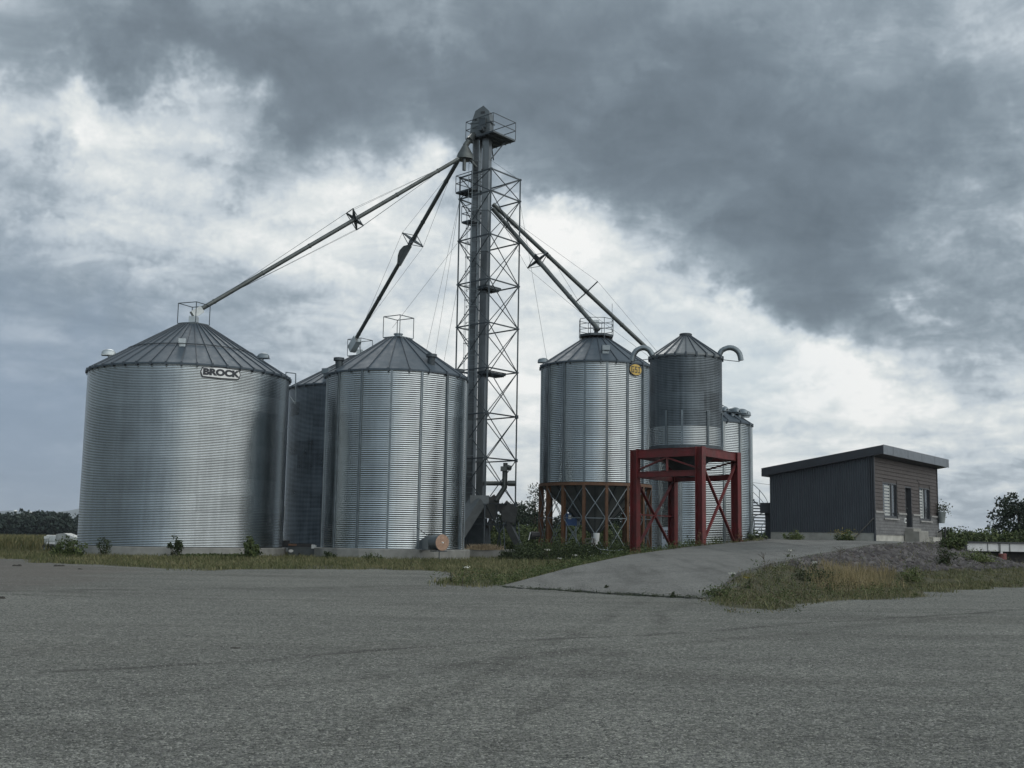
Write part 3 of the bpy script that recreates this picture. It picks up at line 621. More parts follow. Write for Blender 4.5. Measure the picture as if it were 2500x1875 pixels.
def goose(B, pxs, rad, dist):
    pts = [hd(x, y, dist) for x, y in pxs]; P_ = []
    for i in range(len(pts) - 1):
        for k in range(3):
            t = k / 3; a, q0, q1, c = pts[max(i - 1, 0)], pts[i], pts[i + 1], pts[min(i + 2, len(pts) - 1)]
            P_.append(.5 * ((2 * q0) + (q1 - a) * t + (2 * a - 5 * q0 + 4 * q1 - c) * t * t + (3 * q0 - a - 3 * q1 + c) * t ** 3))
    P_.append(pts[-1]); b = MB(); b.tube(P_, rad, 12)
    for i in range(2, len(P_) - 2, 2):
        b.tube([P_[i] * .9 + P_[i - 1] * .1, P_[i] * .9 + P_[i + 1] * .1], rad * 1.06, 12)
    return b.build('gooseneck_vent', steel, B.root, smooth=True, sharp=50)
goose(TK, [(1755, 870), (1762, 856), (1778, 849), (1794, 852), (1805, 863), (1809, 880)], .125, 55.2)
goose(TK, [(1593, 868), (1584, 854), (1570, 849), (1556, 854), (1547, 866), (1543, 882)], .125, 54.6)
for p_, q_ in ((hd(1762, 878, 55.2), hd(1806, 883, 55.2)), (hd(1548, 881, 54.6), hd(1590, 876, 54.6))): b = MB(); b.bar(p_, q_, .03); b.build('vent_strut', dsteel, TK.root)

# --- red steel frame
fr = thing('steel_frame', (FC + FB) / 2, 'dark red steel support frame of four posts and cross braces carrying the dull tank', 'frame')
ex = (FR - FC).normalized(); ey = (FL_ - FC).normalized()
for p, zb in ((FC, .9), (FL_, .45), (FR, .9), (FB, .45)):
    b = MB(); hw = .19
    b.hexa(p, ex, ey, (0, 0, 1), (-hw, hw), (-hw, -hw + .03), (zb, 5.70)).hexa(p, ex, ey, (0, 0, 1), (-hw, hw), (hw - .03, hw), (zb, 5.70)).hexa(p, ex, ey, (0, 0, 1), (-.02, .02), (-hw + .03, hw - .03), (zb, 5.70))
    b.hexa(p, ex, ey, (0, 0, 1), (-hw - .08, hw + .08), (-hw - .08, hw + .08), (zb - .03, zb + .002)); b.build('post', redp, fr)
def ibeam(p, q, z0, z1, name):
    d = (q - p).normalized(); n = Vector((-d.y, d.x, 0)); L = (q - p).length; b = MB()
    b.hexa(p, d, n, (0, 0, 1), (.17, L - .17), (-.11, .11), (z1 - .03, z1)).hexa(p, d, n, (0, 0, 1), (.17, L - .17), (-.11, .11), (z0, z0 + .03)).hexa(p, d, n, (0, 0, 1), (.17, L - .17), (-.085, .085), (z0 + .03, z1 - .03))
    b.build(name, redp, fr)
for p, q in ((FC, FL_), (FC, FR), (FL_, FB), (FR, FB)):
    ibeam(p, q, 5.30, 5.68, 'top_beam')
    if (p, q) != (FC, FR): ibeam(p, q, 4.42, 4.68, 'lower_beam')
up_ = lambda p, z: p + Vector((0, 0, z))
def brace(p, q, z0, z1, wd=.125):
    b = MB(); b.bar(up_(p, z0), up_(q, z1), wd, .06); b.build('brace', redp, fr)
mid = (FC + FL_) / 2; brace(FL_, mid, 4.72, 5.28); brace(FC, mid, 4.72, 5.28); b = MB(); b.bar(up_(mid, 4.68), up_(mid, 5.3), .1); b.build('brace', redp, fr)
brace(FC, FR, 5.1, 1.3); brace(FR, FC, 5.2, 1.3); brace(FL_, FB, 4.4, 1.1); brace(FB, FL_, 4.4, 1.1); brace(FB, FR, 4.5, 5.3)
ml = (FL_ + FB) / 2; brace(FL_, FB, 2.75, 2.75, .08)

# --- spiral stair on the far bin
sr = thing('spiral_stair', (BD.c + BD.dirn(75) * (BD.R + .4)) + Vector((0, 0, .6)), 'galvanised stair with handrail winding up the right side of the bin behind the red frame', 'stair')
N = 24; A0, A1 = 44, 150; r0, r1 = BD.R + .10, BD.R + .95; inn, out_, rl, tr = [], [], [], MB()
for k in range(N + 1):
    a = A0 + (A1 - A0) * k / N; z = .75 + 4.6 * k / N; d = BD.dirn(a); inn.append(BD.c + d * r0 + Vector((0, 0, z))); out_.append(BD.c + d * r1 + Vector((0, 0, z))); rl.append(out_[-1] + Vector((0, 0, 1.0)))
    t = Vector((-d.y, d.x, 0))
    if k < N: st = MB(); st.hexa(BD.c + Vector((0, 0, z)), d, t, (0, 0, 1), (r0, r1), (-.15, .15), (-.01, .06)); st.build('tread', dsteel, sr)
b = MB(); b.tube(inn, .03, 6); b.tube(out_, .035, 6); b.build('stringer', steel, sr)
b = MB(); b.tube(rl, .022, 6); b.tube([p - Vector((0, 0, .5)) for p in rl], .018, 6)
for k in range(0, N + 1, 4): b.tube([out_[k], rl[k]], .022, 6)
b.build('railing', steel, sr)
b = MB()
for k in range(2, N - 2, 6): b.bar(out_[k], inn[min(k + 5, N)] - Vector((0, 0, 1.6)), .04)
b.build('bracket', steel, sr)
# ------------------------------------------------------------------ lattice tower
TF, TL, TR = Vector((-1.39, 66, 0)), Vector((-3.25, 67.9, 0)), Vector((.30, 68.15, 0)); TB = TL + TR - TF; TC = (TF + TB) / 2
LV = [22.64, 21.33, 18.80, 16.2, 13.68, 11.11, 8.54, 6.02, 3.50]
tw = thing('lattice_tower', up_(TC, .95), 'tall slim steel lattice tower around the grain elevator', 'tower')
for p in (TF, TL, TR, TB):
    b = MB(); o_ = (p - TC).normalized(); w_ = .085
    b.hexa(p, (1, 0, 0), (0, 1, 0), (0, 0, 1), (-w_ / 2, w_ / 2), (-w_ / 2, w_ / 2), (.95, 22.7))
    for z in LV: b.hexa(p, (1, 0, 0), (0, 1, 0), (0, 0, 1), (-.10, .10), (-.10, .10), (z - .09, z + .09)) if z < 9 else b.hexa(p, (1, 0, 0), (0, 1, 0), (0, 0, 1), (-.08, .08), (-.08, .08), (z - .03, z + .03))
    b.build('leg', dsteel, tw)
faces = ((TF, TL), (TF, TR), (TL, TB), (TR, TB))
for p, q in faces:
    for i, z in enumerate(LV):
        b = MB(); b.bar(up_(p, z), up_(q, z), .06, .07); b.build('horizontal_brace', dsteel, tw)
        if i + 1 < len(LV):
            for a, c in ((p, q), (q, p)): b = MB(); b.tube([up_(a, z), up_(c, LV[i + 1])], .028, 6); b.build('diagonal_brace', dsteel, tw)
    b = MB(); b.bar(up_(p, 2.35), up_(q, 2.35), .07); b.tube([up_(p, 3.5), up_((p + q) / 2, 1.9)], .035, 6); b.tube([up_(q, 3.5), up_((p + q) / 2, 1.9)], .035, 6)
    b.tube([up_(p * .65 + q * .35, 3.45), up_(p * .45 + q * .55, .98)], .04, 6); b.build('base_brace', dsteel, tw)
b = MB(); b.hexa(TC, (1, 0, 0), (0, 1, 0), (0, 0, 1), (-2.8, 4.3), (-2.75, 2.9), (.25, .95)); b.hexa(TC, (1, 0, 0), (0, 1, 0), (0, 0, 1), (-.1, 6.3), (-3.6, -2.76), (.2, .52))
tag(b.build('concrete_pad', concrete, loc=(TC.x, TC.y, .25)), 'rectangular concrete block with a flat kerb under the lattice tower', 'foundation')

# ------------------------------------------------------------------ bucket elevator inside the tower
k1, k2 = at(1160, 640, 67.6), at(1184, 640, 67.4); c1 = Vector((k1.x, k1.y, 0)); c2 = Vector((k2.x, k2.y, 0))
el_ = thing('bucket_elevator', up_((c1 + c2) / 2, .95), 'grain elevator with two tall sheet-metal trunks, head and decks rising inside the lattice tower', 'elevator')
ux = (c2 - c1).normalized(); uy = Vector((-ux.y, ux.x, 0)); cm = (c1 + c2) / 2
casem = galv('elevator_trunk_sheet', base=.18, rough=.38, ring=2.44, sheet=9, contrast=.12, metal=.7)
zt_head = at(1204, 316, 66).z + .02
for c, hw in ((c1, .20), (c2, .205)):
    b = MB(); b.hexa(c, ux, uy, (0, 0, 1), (-hw, hw), (-.25, .25), (2.6, zt_head))
    for z in np.arange(3.4, 24, 2.44): b.hexa(c, ux, uy, (0, 0, 1), (-hw - .03, hw + .03), (-.28, .28), (z, z + .05))
    b.build('trunk', casem, el_)
# ladder with its cage on the viewer's side
lp = cm - uy * .62 - ux * .15; b = MB()
for s_ in (-.2, .2): b.tube([up_(lp + ux * s_, 3.0), up_(lp + ux * s_, 24.6)], .022, 6)
for z in np.arange(3.2, 24.5, .3): b.tube([up_(lp - ux * .2, z), up_(lp + ux * .2, z)], .012, 5)
ld = b.build('ladder', steel, el_); b = MB()
for z in np.arange(5.2, 23.9, .95):
    b.tube([up_(lp + ux * .36 * math.cos(a) - uy * (.36 * math.sin(a)) - uy * .12, z) for a in np.linspace(-.35, math.pi + .35, 13)], .018, 5)
for a in (.2, 1.57, 2.94): b.tube([up_(lp + ux * .36 * math.cos(a) - uy * (.12 + .36 * math.sin(a)), 5.2), up_(lp + ux * .36 * math.cos(a) - uy * (.12 + .36 * math.sin(a)), 23.8)], .013, 5)
b.build('safety_cage', steel, ld)
lp2 = c1 - ux * .42 - uy * .1; b = MB()
for z in np.arange(4.2, 20.5, .85): b.tube([up_(lp2 + Vector((.16 * math.cos(a), .16 * math.sin(a), 0)), z) for a in np.linspace(0, 2 * math.pi, 13)], .016, 5)
for s_ in (-.14, .14): b.tube([up_(lp2 + ux * s_, 3.5), up_(lp2 + ux * s_, 20.8)], .014, 5)
b.build('cable_guard', steel, el_)
b = MB(); b.tube([up_(cm - uy * .36 - ux * .1, 2.8), up_(cm - uy * .36 - ux * .1, 23.5)], .03, 8)
for z in np.arange(4, 23, 1.27): b.box(up_(cm - uy * .38 - ux * .1, z), (.09, .09, .18))
b.build('conduit', pmat('dark_conduit', (.06, .07, .08), .5, .3), el_)
# head housing
zt = at(1204, 316, 66).z; b = MB()
prof = [(-.70, zt - .1), (-.62, zt + .82), (-.36, zt + 1.58), (.14, zt + 1.86), (.50, zt + 1.50), (.56, zt + .82), (.56, zt - .1)]
n = len(prof); vs = [cm + ux * x + uy * y_ + Vector((0, 0, z)) for y_ in (-.32, .32) for x, z in prof]
b.add(vs, [tuple(range(n)), tuple(range(n, 2 * n))[::-1]] + [(i, n + i, n + (i + 1) % n, (i + 1) % n) for i in range(n)])
b.hexa(up_(cm, 0), ux, uy, (0, 0, 1), (-.66, .64), (-.36, .36), (zt + .82, zt + .88))
hd_ = b.build('head_housing', pmat('grey_head_sheet', (.11, .13, .14), .5, .4, .15, 1.5), el_)
b = MB(); b.hexa(cm, ux, uy, (0, 0, 1), (-.05, .35), (-.52, -.33), (zt + .45, zt + 1.05)); b.tube([up_(cm + ux * .15 - uy * .45, zt + .3), up_(cm + ux * .15 - uy * .9, zt + .3)], .16, 12); b.build('motor', dsteel, hd_)
b = MB(); b.hexa(cm, ux, uy, (0, 0, 1), (-.38, -.26), (-.345, -.325), (zt + .98, zt + 1.06)); b.hexa(cm, ux, uy, (0, 0, 1), (-.02, .24), (-.345, -.325), (zt + 1.38, zt + 1.5)); b.build('inspection_cover', dark, hd_)
# decks with railings: corners read as A (left), B (near), C (right), D (far)
def deck(B_, du, dv, lu, lv, z, name='platform', h=1.05, gap=False):
    B_ = Vector((B_.x, B_.y, 0)); b = MB(); b.hexa(B_, du, dv, (0, 0, 1), (0, lu), (0, lv), (z - .10, z))
    for i in range(1, 6): b.hexa(B_, du, dv, (0, 0, 1), (lu * i / 6 - .02, lu * i / 6 + .02), (.02, lv - .02), (z - .16, z - .10))
    d_ = b.build(name, dsteel, el_); b = MB(); cs = [B_, B_ + du * lu, B_ + du * lu + dv * lv, B_ + dv * lv]
    for c in cs: b.bar(up_(c, z), up_(c, z + h), .04, up=(1, 0, 0))
    for i in range(4):
        if gap and i == 2: continue
        for hh in (h, h * .52): b.bar(up_(cs[i], z + hh), up_(cs[(i + 1) % 4], z + hh), .035)
    b.build('railing', dsteel, d_); return d_
du = (TL - TF).normalized(); dv = (TR - TF).normalized()
Bp = at(1204, 316, 66.1); deck(Bp, du, dv, 2.35, 2.1, zt)
b = MB(); P1 = Vector((Bp.x, Bp.y, 0)) + dv * 1.1 + du * .5
b.bar(up_(P1 + dv * .6, zt - .1), up_(c2 + ux * .3, zt - 1.3), .06); b.bar(up_(P1 + dv * .6 + du * 1.2, zt - .1), up_(c2 + ux * .3 + uy * .3, zt - 1.3), .06); b.build('deck_bracket', dsteel, el_)
B2 = at(1151, 480, 66.6); z2 = at(1105, 461, 67.2).z
deck(at(1150, 477, 66.9), du, Vector((-du.y, du.x, 0)) * -1, 1.35, 1.2, z2, h=.98)
deck(at(1151, 520, 66.8), du, Vector((-du.y, du.x, 0)) * -1, .85, .8, z2 - 1.9, h=.9)
z4 = at(1190, 695, 66.3).z; deck(at(1188, 697, 66.5), du, dv, .9, 1.3, z4, h=.05)
z5 = at(1200, 905, 66.3).z; deck(at(1192, 908, 66.5), du, dv, .9, 1.6, z5, h=.05)
# distributor cone on the left, with stub outlets
q0, q1, q2 = at(1145, 343, 66.7), at(1136, 356, 66.7), at(1129, 384, 66.7)
b = MB(); b.tube([up_(cm - ux * .5, zt + .3), q0], .2, 12); b.tube([q0, q1], [.16, .17], 12)
b.lathe(Vector((q1.x, q1.y, 0)), [(.17, q1.z), (.46, q2.z + .15), (.50, q2.z), (.50, q2.z - .14), (.2, q2.z - .14), (.01, q2.z - .16)], 16); dst = b.build('distributor', spoutm, el_, smooth=True, sharp=35)
b = MB(); b.tube([q2 + Vector((.12, -.2, -.1)), at(1133, 416, 66.5)], .105, 12, False); b.build('spout_stub', spoutm, dst, smooth=True)
b = MB(); b.tube([q2 + Vector((.42, -.05, -.1)), at(1163, 408, 66.8)], .09, 12, False); b.build('spout_stub', spoutm, dst, smooth=True)
# boot, feed hoppers and pipework at the foot
b = MB(); b.hexa(cm, ux, uy, (0, 0, 1), (-.75, .75), (-.4, .4), (1.0, 2.15)); b.hexa(cm, ux, uy, (0, 0, 1), (-.62, .62), (-.34, .34), (2.15, 2.7)); b.build('boot', dsteel, el_)
b = MB(); e0, e1 = at(1165, 1225, 66.2), at(1125, 1275, 64.9)
b.bar(e0, e1 + Vector((-.5, 0, -1.1)), .9, .55); b.hexa((e0.x + .15, e0.y, 0), (1, 0, 0), (0, 1, 0), (0, 0, 1), (-.55, .5), (-.3, .3), (e0.z - .1, e0.z + .35)); b.build('feed_chute', pmat('grey_chute', (.16, .18, .19), .5, .5), el_)
b = MB(); b.tube([at(1187, 1180, 67.5), at(1252, 1180, 67.5)], .13, 12); b.tube([at(1240, 1180, 67.5), at(1258, 1180, 67.5)], .165, 12)
b.tube([at(1233, 1142, 67.3), at(1232, 1190, 67.3), at(1211, 1222, 67.3)], .155, 12); b.tube([at(1236, 1140, 67.3), at(1247, 1143, 67.2)], .15, 10); b.tube([at(1234, 1130, 67.3), at(1234, 1141, 67.3)], .13, 10)
b.hexa(Vector(at(1229, 1145, 67.2)), (1, 0, 0), (0, 1, 0), (0, 0, 1), (-.16, .2), (-.2, .2), (-.12, .14)); b.build('pipework', spoutm, el_, smooth=True, sharp=40)
tarp = pmat('dull_black_cover', (.045, .05, .05), .6, 0, .3, 3)
cv = thing('covered_hopper', (.0, 68.2, .95), 'dull dark sheet-metal hopper with sloping chutes at the foot of the lattice tower', 'hopper')
b = MB(); o_ = at(1215, 1232, 67.8); o_.z = 0
b.add([o_ + Vector((x, y, z)) for y in (-.45, .4) for x, z in ((-.75, 2.75), (-.62, 3.75), (-.2, 4.05), (.1, 3.7), (-.1, 2.6))], [(0, 1, 2, 3, 4), (9, 8, 7, 6, 5)] + [(i, 5 + i, 5 + (i + 1) % 5, (i + 1) % 5) for i in range(5)])
b.add([o_ + Vector((x, y, z)) for y in (-.3, .5) for x, z in ((.25, 2.55), (.2, 3.35), (.5, 3.72), (1.15, 3.25), (1.0, 2.45))], [(0, 1, 2, 3, 4), (9, 8, 7, 6, 5)] + [(i, 5 + i, 5 + (i + 1) % 5, (i + 1) % 5) for i in range(5)])
b.bar(o_ + Vector((-.1, 0, 3.5)), o_ + Vector((.95, 0, 2.5)), .3, .35); b.build('hood', tarp, cv)
b = MB(); b.bar(o_ + Vector((.5, 0, 2.6)), o_ + Vector((1.35, -.2, .95)), .5, .35); b.bar(o_ + Vector((-.3, 0, 2.6)), o_ + Vector((-1.0, -.2, .95)), .4, .3); b.build('chute', tarp, cv)
b = MB()
for x in (-.45, .35, 1.2): b.bar(o_ + Vector((x, -.5, 2.5)), o_ + Vector((x + .1, -.6, .95)), .06)
b.build('leg', dsteel, cv)

# ------------------------------------------------------------------ down-spouts with trusses and stay wires
def spout(name, P, Q, r, lab, tstar, arm=.76, hop=None, rot=45, wires=True, coll=(), flat=False):
    root = thing(name, Q, lab, 'grain spout', 'inclined grain spouts hung from the elevator')
    d = (Q - P).normalized(); b = MB(); b.tube([P, Q], r, 14)
    L = (Q - P).length
    for s_ in np.arange(1.5, L, 3.05): b.tube([P + d * s_, P + d * (s_ + .09)], r * 1.14, 14)
    b.build('tube', spoutm, root, smooth=True, sharp=40)
    n1 = d.cross(Vector((0, 0, 1))).normalized(); n2 = n1.cross(d).normalized(); tips_all = []
    for ts in tstar:
        c = P + d * L * ts; b = MB(); tips = []
        for k in range(4):
            a = math.radians(rot + 90 * k); e = n1 * math.cos(a) + n2 * math.sin(a); g_ = -n1 * math.sin(a) + n2 * math.cos(a)
            if flat and k % 2: tips.append(None); continue
            tip = c + e * arm; tips.append(tip); hw = .17
            vs = [c + e * r * .8 + g_ * hw + d * .02, c + e * r * .8 - g_ * hw + d * .02, tip - g_ * .025, tip + g_ * .025]; vs += [v - d * .05 for v in vs]
            b.add(vs, [(0, 1, 2, 3), (7, 6, 5, 4), (0, 4, 5, 1), (1, 5, 6, 2), (2, 6, 7, 3), (3, 7, 4, 0)])
        st = b.build('truss_star', dsteel, root); b = MB(); tt = [t for t in tips if t is not None]
        for i in range(len(tt)): b.bar(tt[i], tt[(i + 1) % len(tt)], .035)
        b.build('star_rim', dsteel, st); tips_all.append(tt)
    if wires:
        for k in range(len(tips_all[0])):
            b = MB(); seq = [P + d * .6] + [t[k] for t in tips_all] + [Q - d * .7]
            for i in range(len(seq) - 1): b.tube([seq[i], seq[i + 1]], .0085, 5)
            b.build('stay_wire', dsteel, root)
    if hop:
        b = MB()
        for (c, ax_, szs) in hop: b.hexa(c, *ax_, *szs)
        b.build('end_box', steel_b, root)
    return root
X, Yv, Z = Vector((1, 0, 0)), Vector((0, 1, 0)), Vector((0, 0, 1))
S1a, S1b = at(1119, 388, 66.4), hd(487, 757, 61.95); Z1 = BA.c + Vector((0, 0, 12.2))
dq = (S1a - S1b).normalized(); nq = dq.cross(Z).cross(dq).normalized()
spout('grain_spout', S1a, S1b, .115, 'longest grain spout, running down left to the bin with the white name plate', [.43], hop=[(Z1, (X, Yv, Z), ((-.2, .2), (-.2, .2), (-.05, .35))), (S1b, (dq, dq.cross(nq), nq), ((-.45, .12), (-.19, .19), (-.22, .16)))])
S2a, S2b = at(1119, 391, 66.4), hd(868, 829, 75.6); dq = (S2a - S2b).normalized(); nq = dq.cross(Z).cross(dq).normalized()
s2 = spout('grain_spout', S2a, S2b, .12, 'grain spout with a bulged turning box, running down to the bin in the gap', [.42], hop=[(BC.c + Vector((0, 0, 13.05)), (X, Yv, Z), ((-.2, .2), (-.2, .2), (0, .4))), (S2b, (dq, dq.cross(nq), nq), ((-.75, .2), (-.2, .2), (-.42, .12)))])
d2 = (S2b - S2a); c = S2a + d2 * .50; dn = d2.normalized(); sd = dn.cross(Yv).normalized()
if sd.x > 0: sd = -sd
b = MB(); pr = [(-.75, 0), (-.4, .28), (.0, .36), (.35, .30), (.8, .10), (.8, -.14), (-.75, -.14)]
vs = [c + dn * u + sd * v_ + Yv * y_ for y_ in (-.16, .16) for u, v_ in pr]; n = len(pr)
b.add(vs, [tuple(range(n)), tuple(range(n, 2 * n))[::-1]] + [(i, n + i, n + (i + 1) % n, (i + 1) % n) for i in range(n)]); b.build('turning_box', pmat('turning_box_sheet', (.17, .19, .195), .55, .3, .15, 2), s2)
S3a, S3b = at(1203, 510, 68.6), BG.c + Vector((.12, -.1, 13.75)); S3b = hd(1462, 806, 65.6)
spout('grain_spout', S3a, S3b, .125, 'grain spout running down right to the hopper bin on orange legs', [.44], rot=20, hop=[(BG.c + Vector((0, 0, 13.5)), (X, Yv, Z), ((-.16, .16), (-.16, .16), (-.2, .35)))])
S4a, S4b = at(1203, 498, 69.0), BD.c + Vector((0, 0, 10.9))
spout('grain_spout', S4a, S4b, .125, 'upper right grain spout passing behind the dull tank', [.47], rot=38, flat=True, arm=1.05)
# guy wires of the tower
gw = [((TR, 21.3), hd(1335, 878, 63.5)), ((TL, 21.3), Vector((-8.5, 80, .5))), ((TL, 21.3), Vector((-7.4, 84, .5))), ((TR, 22.6), up_(c2, zt - 1.2)), ((TL, 18.8), at(958, 800, 70)), ((TL, 16.2), at(1080, 905, 74))]
lb = ['thin guy wire from the tower down to the left eave of the orange-legged bin', 'outer thin guy wire falling behind the ribbed bin with the fan', 'inner thin guy wire falling behind the ribbed bin with the fan', 'short stay wire from the tower top up to the elevator head', 'thin stay wire slanting from the tower to the rail cage of the ribbed bin', 'short thin wire slanting left off the middle of the tower']
for ((p, z), q), l in zip(gw, lb):
    b = MB(); b.tube([up_(p, z), q], .0085, 5); tag(b.build('guy_wire', dsteel, loc=q), l, 'wire', 'guy wires')

# ------------------------------------------------------------------ bits between and before the bins
b = MB(); r_ = thing('unload_tube', at(690, 1300, 62.5), 'pale discharge tube with black elbow standing in the gap between the front bins', 'auger')
b.bar(at(691.5, 1234, 62.6), at(687, 1298, 62.6),   .16, .18); b.bar(at(688, 1294, 62.5), at(686, 1300, 62.5), .19, .2); b.build('tube', whitep, r_)
b = MB(); b.tube([at(684, 1300, 62.4), at(684, 1316, 62.3), at(688, 1324, 62.2)], .05, 8); b.build('elbow', black, r_); b = MB(); b.bar(at(688, 1311, 62.2), at(696, 1319, 62.2), .05); b.build('strut', steel_b, r_)
b = MB(); mc = thing('auger_drive', at(720, 1330, 61.5), 'long black auger housing lying over the grey cabinet between the bins', 'machine')
b.hexa(at(682, 1336, 61.6), X, Yv, Z, (0, 1.7), (-.2, .2), (0, .20)); b.hexa(at(682, 1336, 61.6), X, Yv, Z, (0, .5), (-.22, .22), (0, .34)); b.build('housing', black, mc)
b = MB(); b.hexa(at(704, 1332, 61.3), X, Yv, Z, (0, .42), (-.005, .0), (0, .09)); b.build('faded_label', pmat('faded_orange', (.20, .11, .07), .7), mc)
b = MB(); mc = thing('cabinet', at(730, 1362, 61), 'dark grey steel cabinet with white oval plate, between the front bins', 'cabinet')
o_ = at(702, 1361, 61.2); b.hexa(o_, X, Yv, Z, (0, 1.45), (0, .6), (-.1, .50)); b.hexa(o_, X, Yv, Z, (-.03, 1.48), (-.03, .63), (.50, .54)); b.build('body', pmat('dark_green_grey', (.07, .085, .09), .5), mc)
b = MB(); b.lathe((0, 0, 0), [(.001, 0), (1, 0)], 20); ov = at(710, 1345, 61.15); b.v = [(ov.x + x * .125, ov.y + .015, ov.z + y * .075) for x, y, z in b.v]; b.build('oval_plate', whitep, mc)
b = MB(); kn = at(731, 1352, 61.15); b.tube([kn, kn + Vector((0, -.05, 0))], .06, 10); b.build('knob', black, mc)
b = MB(); o_ = at(760, 1339, 60.5); b.hexa(o_, X, Yv, Z, (0, .17), (0, .12), (0, .19)); b.hexa(o_, X, Yv, Z, (.17, .24), (.02, .1), (.02, .16)); b.bar(o_ + Vector((.2, .05, 0)), o_ + Vector((.24, .05, -.5)), .05)
tag(b.build('junction_box', whitep, loc=o_), 'small white box on a stub post right of the dark cabinet', 'box')
for k, (px_, lb_) in enumerate(((682, 'rough timber plank leaning on the concrete ring left of the dark cabinet'),)):
    b = MB(); o_ = at(676, 1362, 60.5); b.hexa(o_, X, Yv, Z, (0, .26), (0, .06), (-.15, .52)); b.hexa(o_, X, Yv, Z, (.30, .42), (0, .06), (-.15, .52)); tag(b.build('timber_plank', pmat('grey_timber', (.11, .10, .09), .9), loc=o_), lb_, 'plank')
# fan
fn = thing('aeration_fan', at(1065, 1348, 56.0), 'grey aeration fan with round copper-coloured grille at the foot of the ribbed bin', 'fan')
fa, fb_ = at(1050, 1322, 55.9), at(1079, 1324.5, 55.3); ax = (fb_ - fa).normalized(); ax = Vector((.62, -.78, 0)).normalized(); fa = fb_ - ax * .62
b = MB(); b.tube([fa, fb_], .36, 22); b.tube([fb_ - ax * .05, fb_ + ax * .0], .385, 22); b.build('housing', pmat('fan_grey', (.13, .15, .16), .4, .3), fn, smooth=True, sharp=40)
s_ = ax.cross(Z).normalized(); b = MB(); b.tube([fb_ + ax * .005, fb_ + ax * .03], .355, 24)
for k in range(22):
    a = 2 * math.pi * k / 22; e = s_ * math.cos(a) + Z * math.sin(a); b.bar(fb_ + ax * .04 + e * .09, fb_ + ax * .04 + e * .37, .012)
for rr in (.15, .23, .30, .37): b.tube([fb_ + ax * .045 + (s_ * math.cos(a) + Z * math.sin(a)) * rr for a in np.linspace(0, 2 * math.pi, 25)], .008, 4, False)
g_ = b.build('grille', copper, fn); b = MB(); b.tube([fb_ + ax * .03, fb_ + ax * .10], .04, 10); b.build('hub', whitep, g_)
tb = at(1016, 1343, 57.3); b = MB(); h_ = Vector((0, 0, 1)); b.add([fa + s_ * u * .34 + Z * v_ * .34 for u, v_ in ((-1, -1), (1, -1), (1, 1), (-1, 1))] + [tb + Vector((x, y, z)) for x, y, z in ((0, -.1, -.02), (0, .5, -.02), (0, .5, .38), (0, -.1, .38))], [(0, 1, 2, 3), (4, 7, 6, 5), (0, 4, 5, 1), (1, 5, 6, 2), (2, 6, 7, 3), (3, 7, 4, 0)]); b.build('transition_duct', pmat('fan_grey', (.13, .15, .16)), fn)
b = MB(); b.bar(fb_ - ax * .2 + Vector((0, 0, -.36)), fb_ - ax * .2 + Vector((0, 0, -.95)), .04, up=X); b.hexa(fb_ - ax * .3, ax, s_, Z, (-.2, .3), (-.3, .3), (-.42, -.37)); b.build('stand', dsteel, fn)
b = MB(); b.tube([at(1017, 1287, 56.7), at(1042, 1307, 56.3)], .018, 6); b.build('cable', black, fn)

# rail loop on the big bin's eave
b = MB(); r1_ = at(698, 909, 61.5); r2_ = at(722, 912, 61.5); z_ = 8.0
b.bar(r1_, r2_, .05); b.bar(r2_, at(721, 986, 61.5), .09, .05, up=X); b.bar(r1_, r1_ + Vector((0, 0, -1)), .05, up=X); b.bar(at(721, 986, 61.5), at(707, 967, 61.4), .05); b.build('ladder_hoop', steel, BA.root)
# straw clump on the tower block
def blades(P3, hs, ws, lean=.5, mat=None, name='grass', bend=True):
    n = len(P3); a = RNG.uniform(0, 2 * np.pi, n); l = RNG.normal(0, lean, (n, 2)) * hs[:, None]
    side = np.stack([np.cos(a), np.sin(a), np.zeros(n)], 1) * ws[:, None] / 2
    mid_ = P3 + np.column_stack([l * .3, hs * .55]); tip = P3 + np.column_stack([l, hs])
    V = np.stack([P3 - side, P3 + side, mid_ + side * .75, mid_ - side * .75, tip], 1).reshape(-1, 3)
    i = np.arange(n)[:, None] * 5
    F1 = np.concatenate([i + [0, 1, 2], i + [0, 2, 3], i + [3, 2, 4]], 0)
    return V, F1
def grassmat(name, c1, c2, c3, sc=.6):
    if name in MATS: return MATS[name]
    m = bpy.data.materials.new(name); m.use_nodes = True; b = NB(m.node_tree); P = m.node_tree.nodes['Principled BSDF']
    t = b.new('ShaderNodeTexCoord'); ge = b.new('ShaderNodeNewGeometry'); nz = b.noise(t.outputs['Object'], sc, 5, .65)
    f = b.m('ADD', b.m('MULTIPLY', ge.outputs['Random Per Island'], .55), b.m('MULTIPLY', b.mapr(nz, .3, .7, 0, 1), .55))
    b.put(P.inputs['Base Color'], b.ramp(f, [(.08, c1), (.5, c2), (.95, c3)])); P.inputs['Roughness'].default_value = .75; P.inputs['Specular IOR Level'].default_value = .25
    MATS[name] = m; return m
gm_short = grassmat('short_olive_grass', (0.05, 0.068, 0.026), (0.105, 0.112, 0.05), (0.22, 0.2, 0.115))
gm_tall = grassmat('tall_meadow_grass', (0.04, 0.056, 0.02), (0.095, 0.096, 0.04), (0.19, 0.165, 0.08), .3)
gm_weed = grassmat('weed_leaves', (.028, .045, .018), (.055, .08, .028), (.11, .13, .05), 1.2)
gm_dark = grassmat('dark_weed_leaves', (.018, .028, .014), (.034, .05, .022), (.06, .078, .035), 1.0)
gm_tree = grassmat('tree_leaves', (.012, .022, .016), (.026, .040, .026), (.05, .065, .036), .35)
gm_far = grassmat('far_wood_leaves', (.010, .020, .018), (.020, .034, .028), (.036, .052, .04), .08)
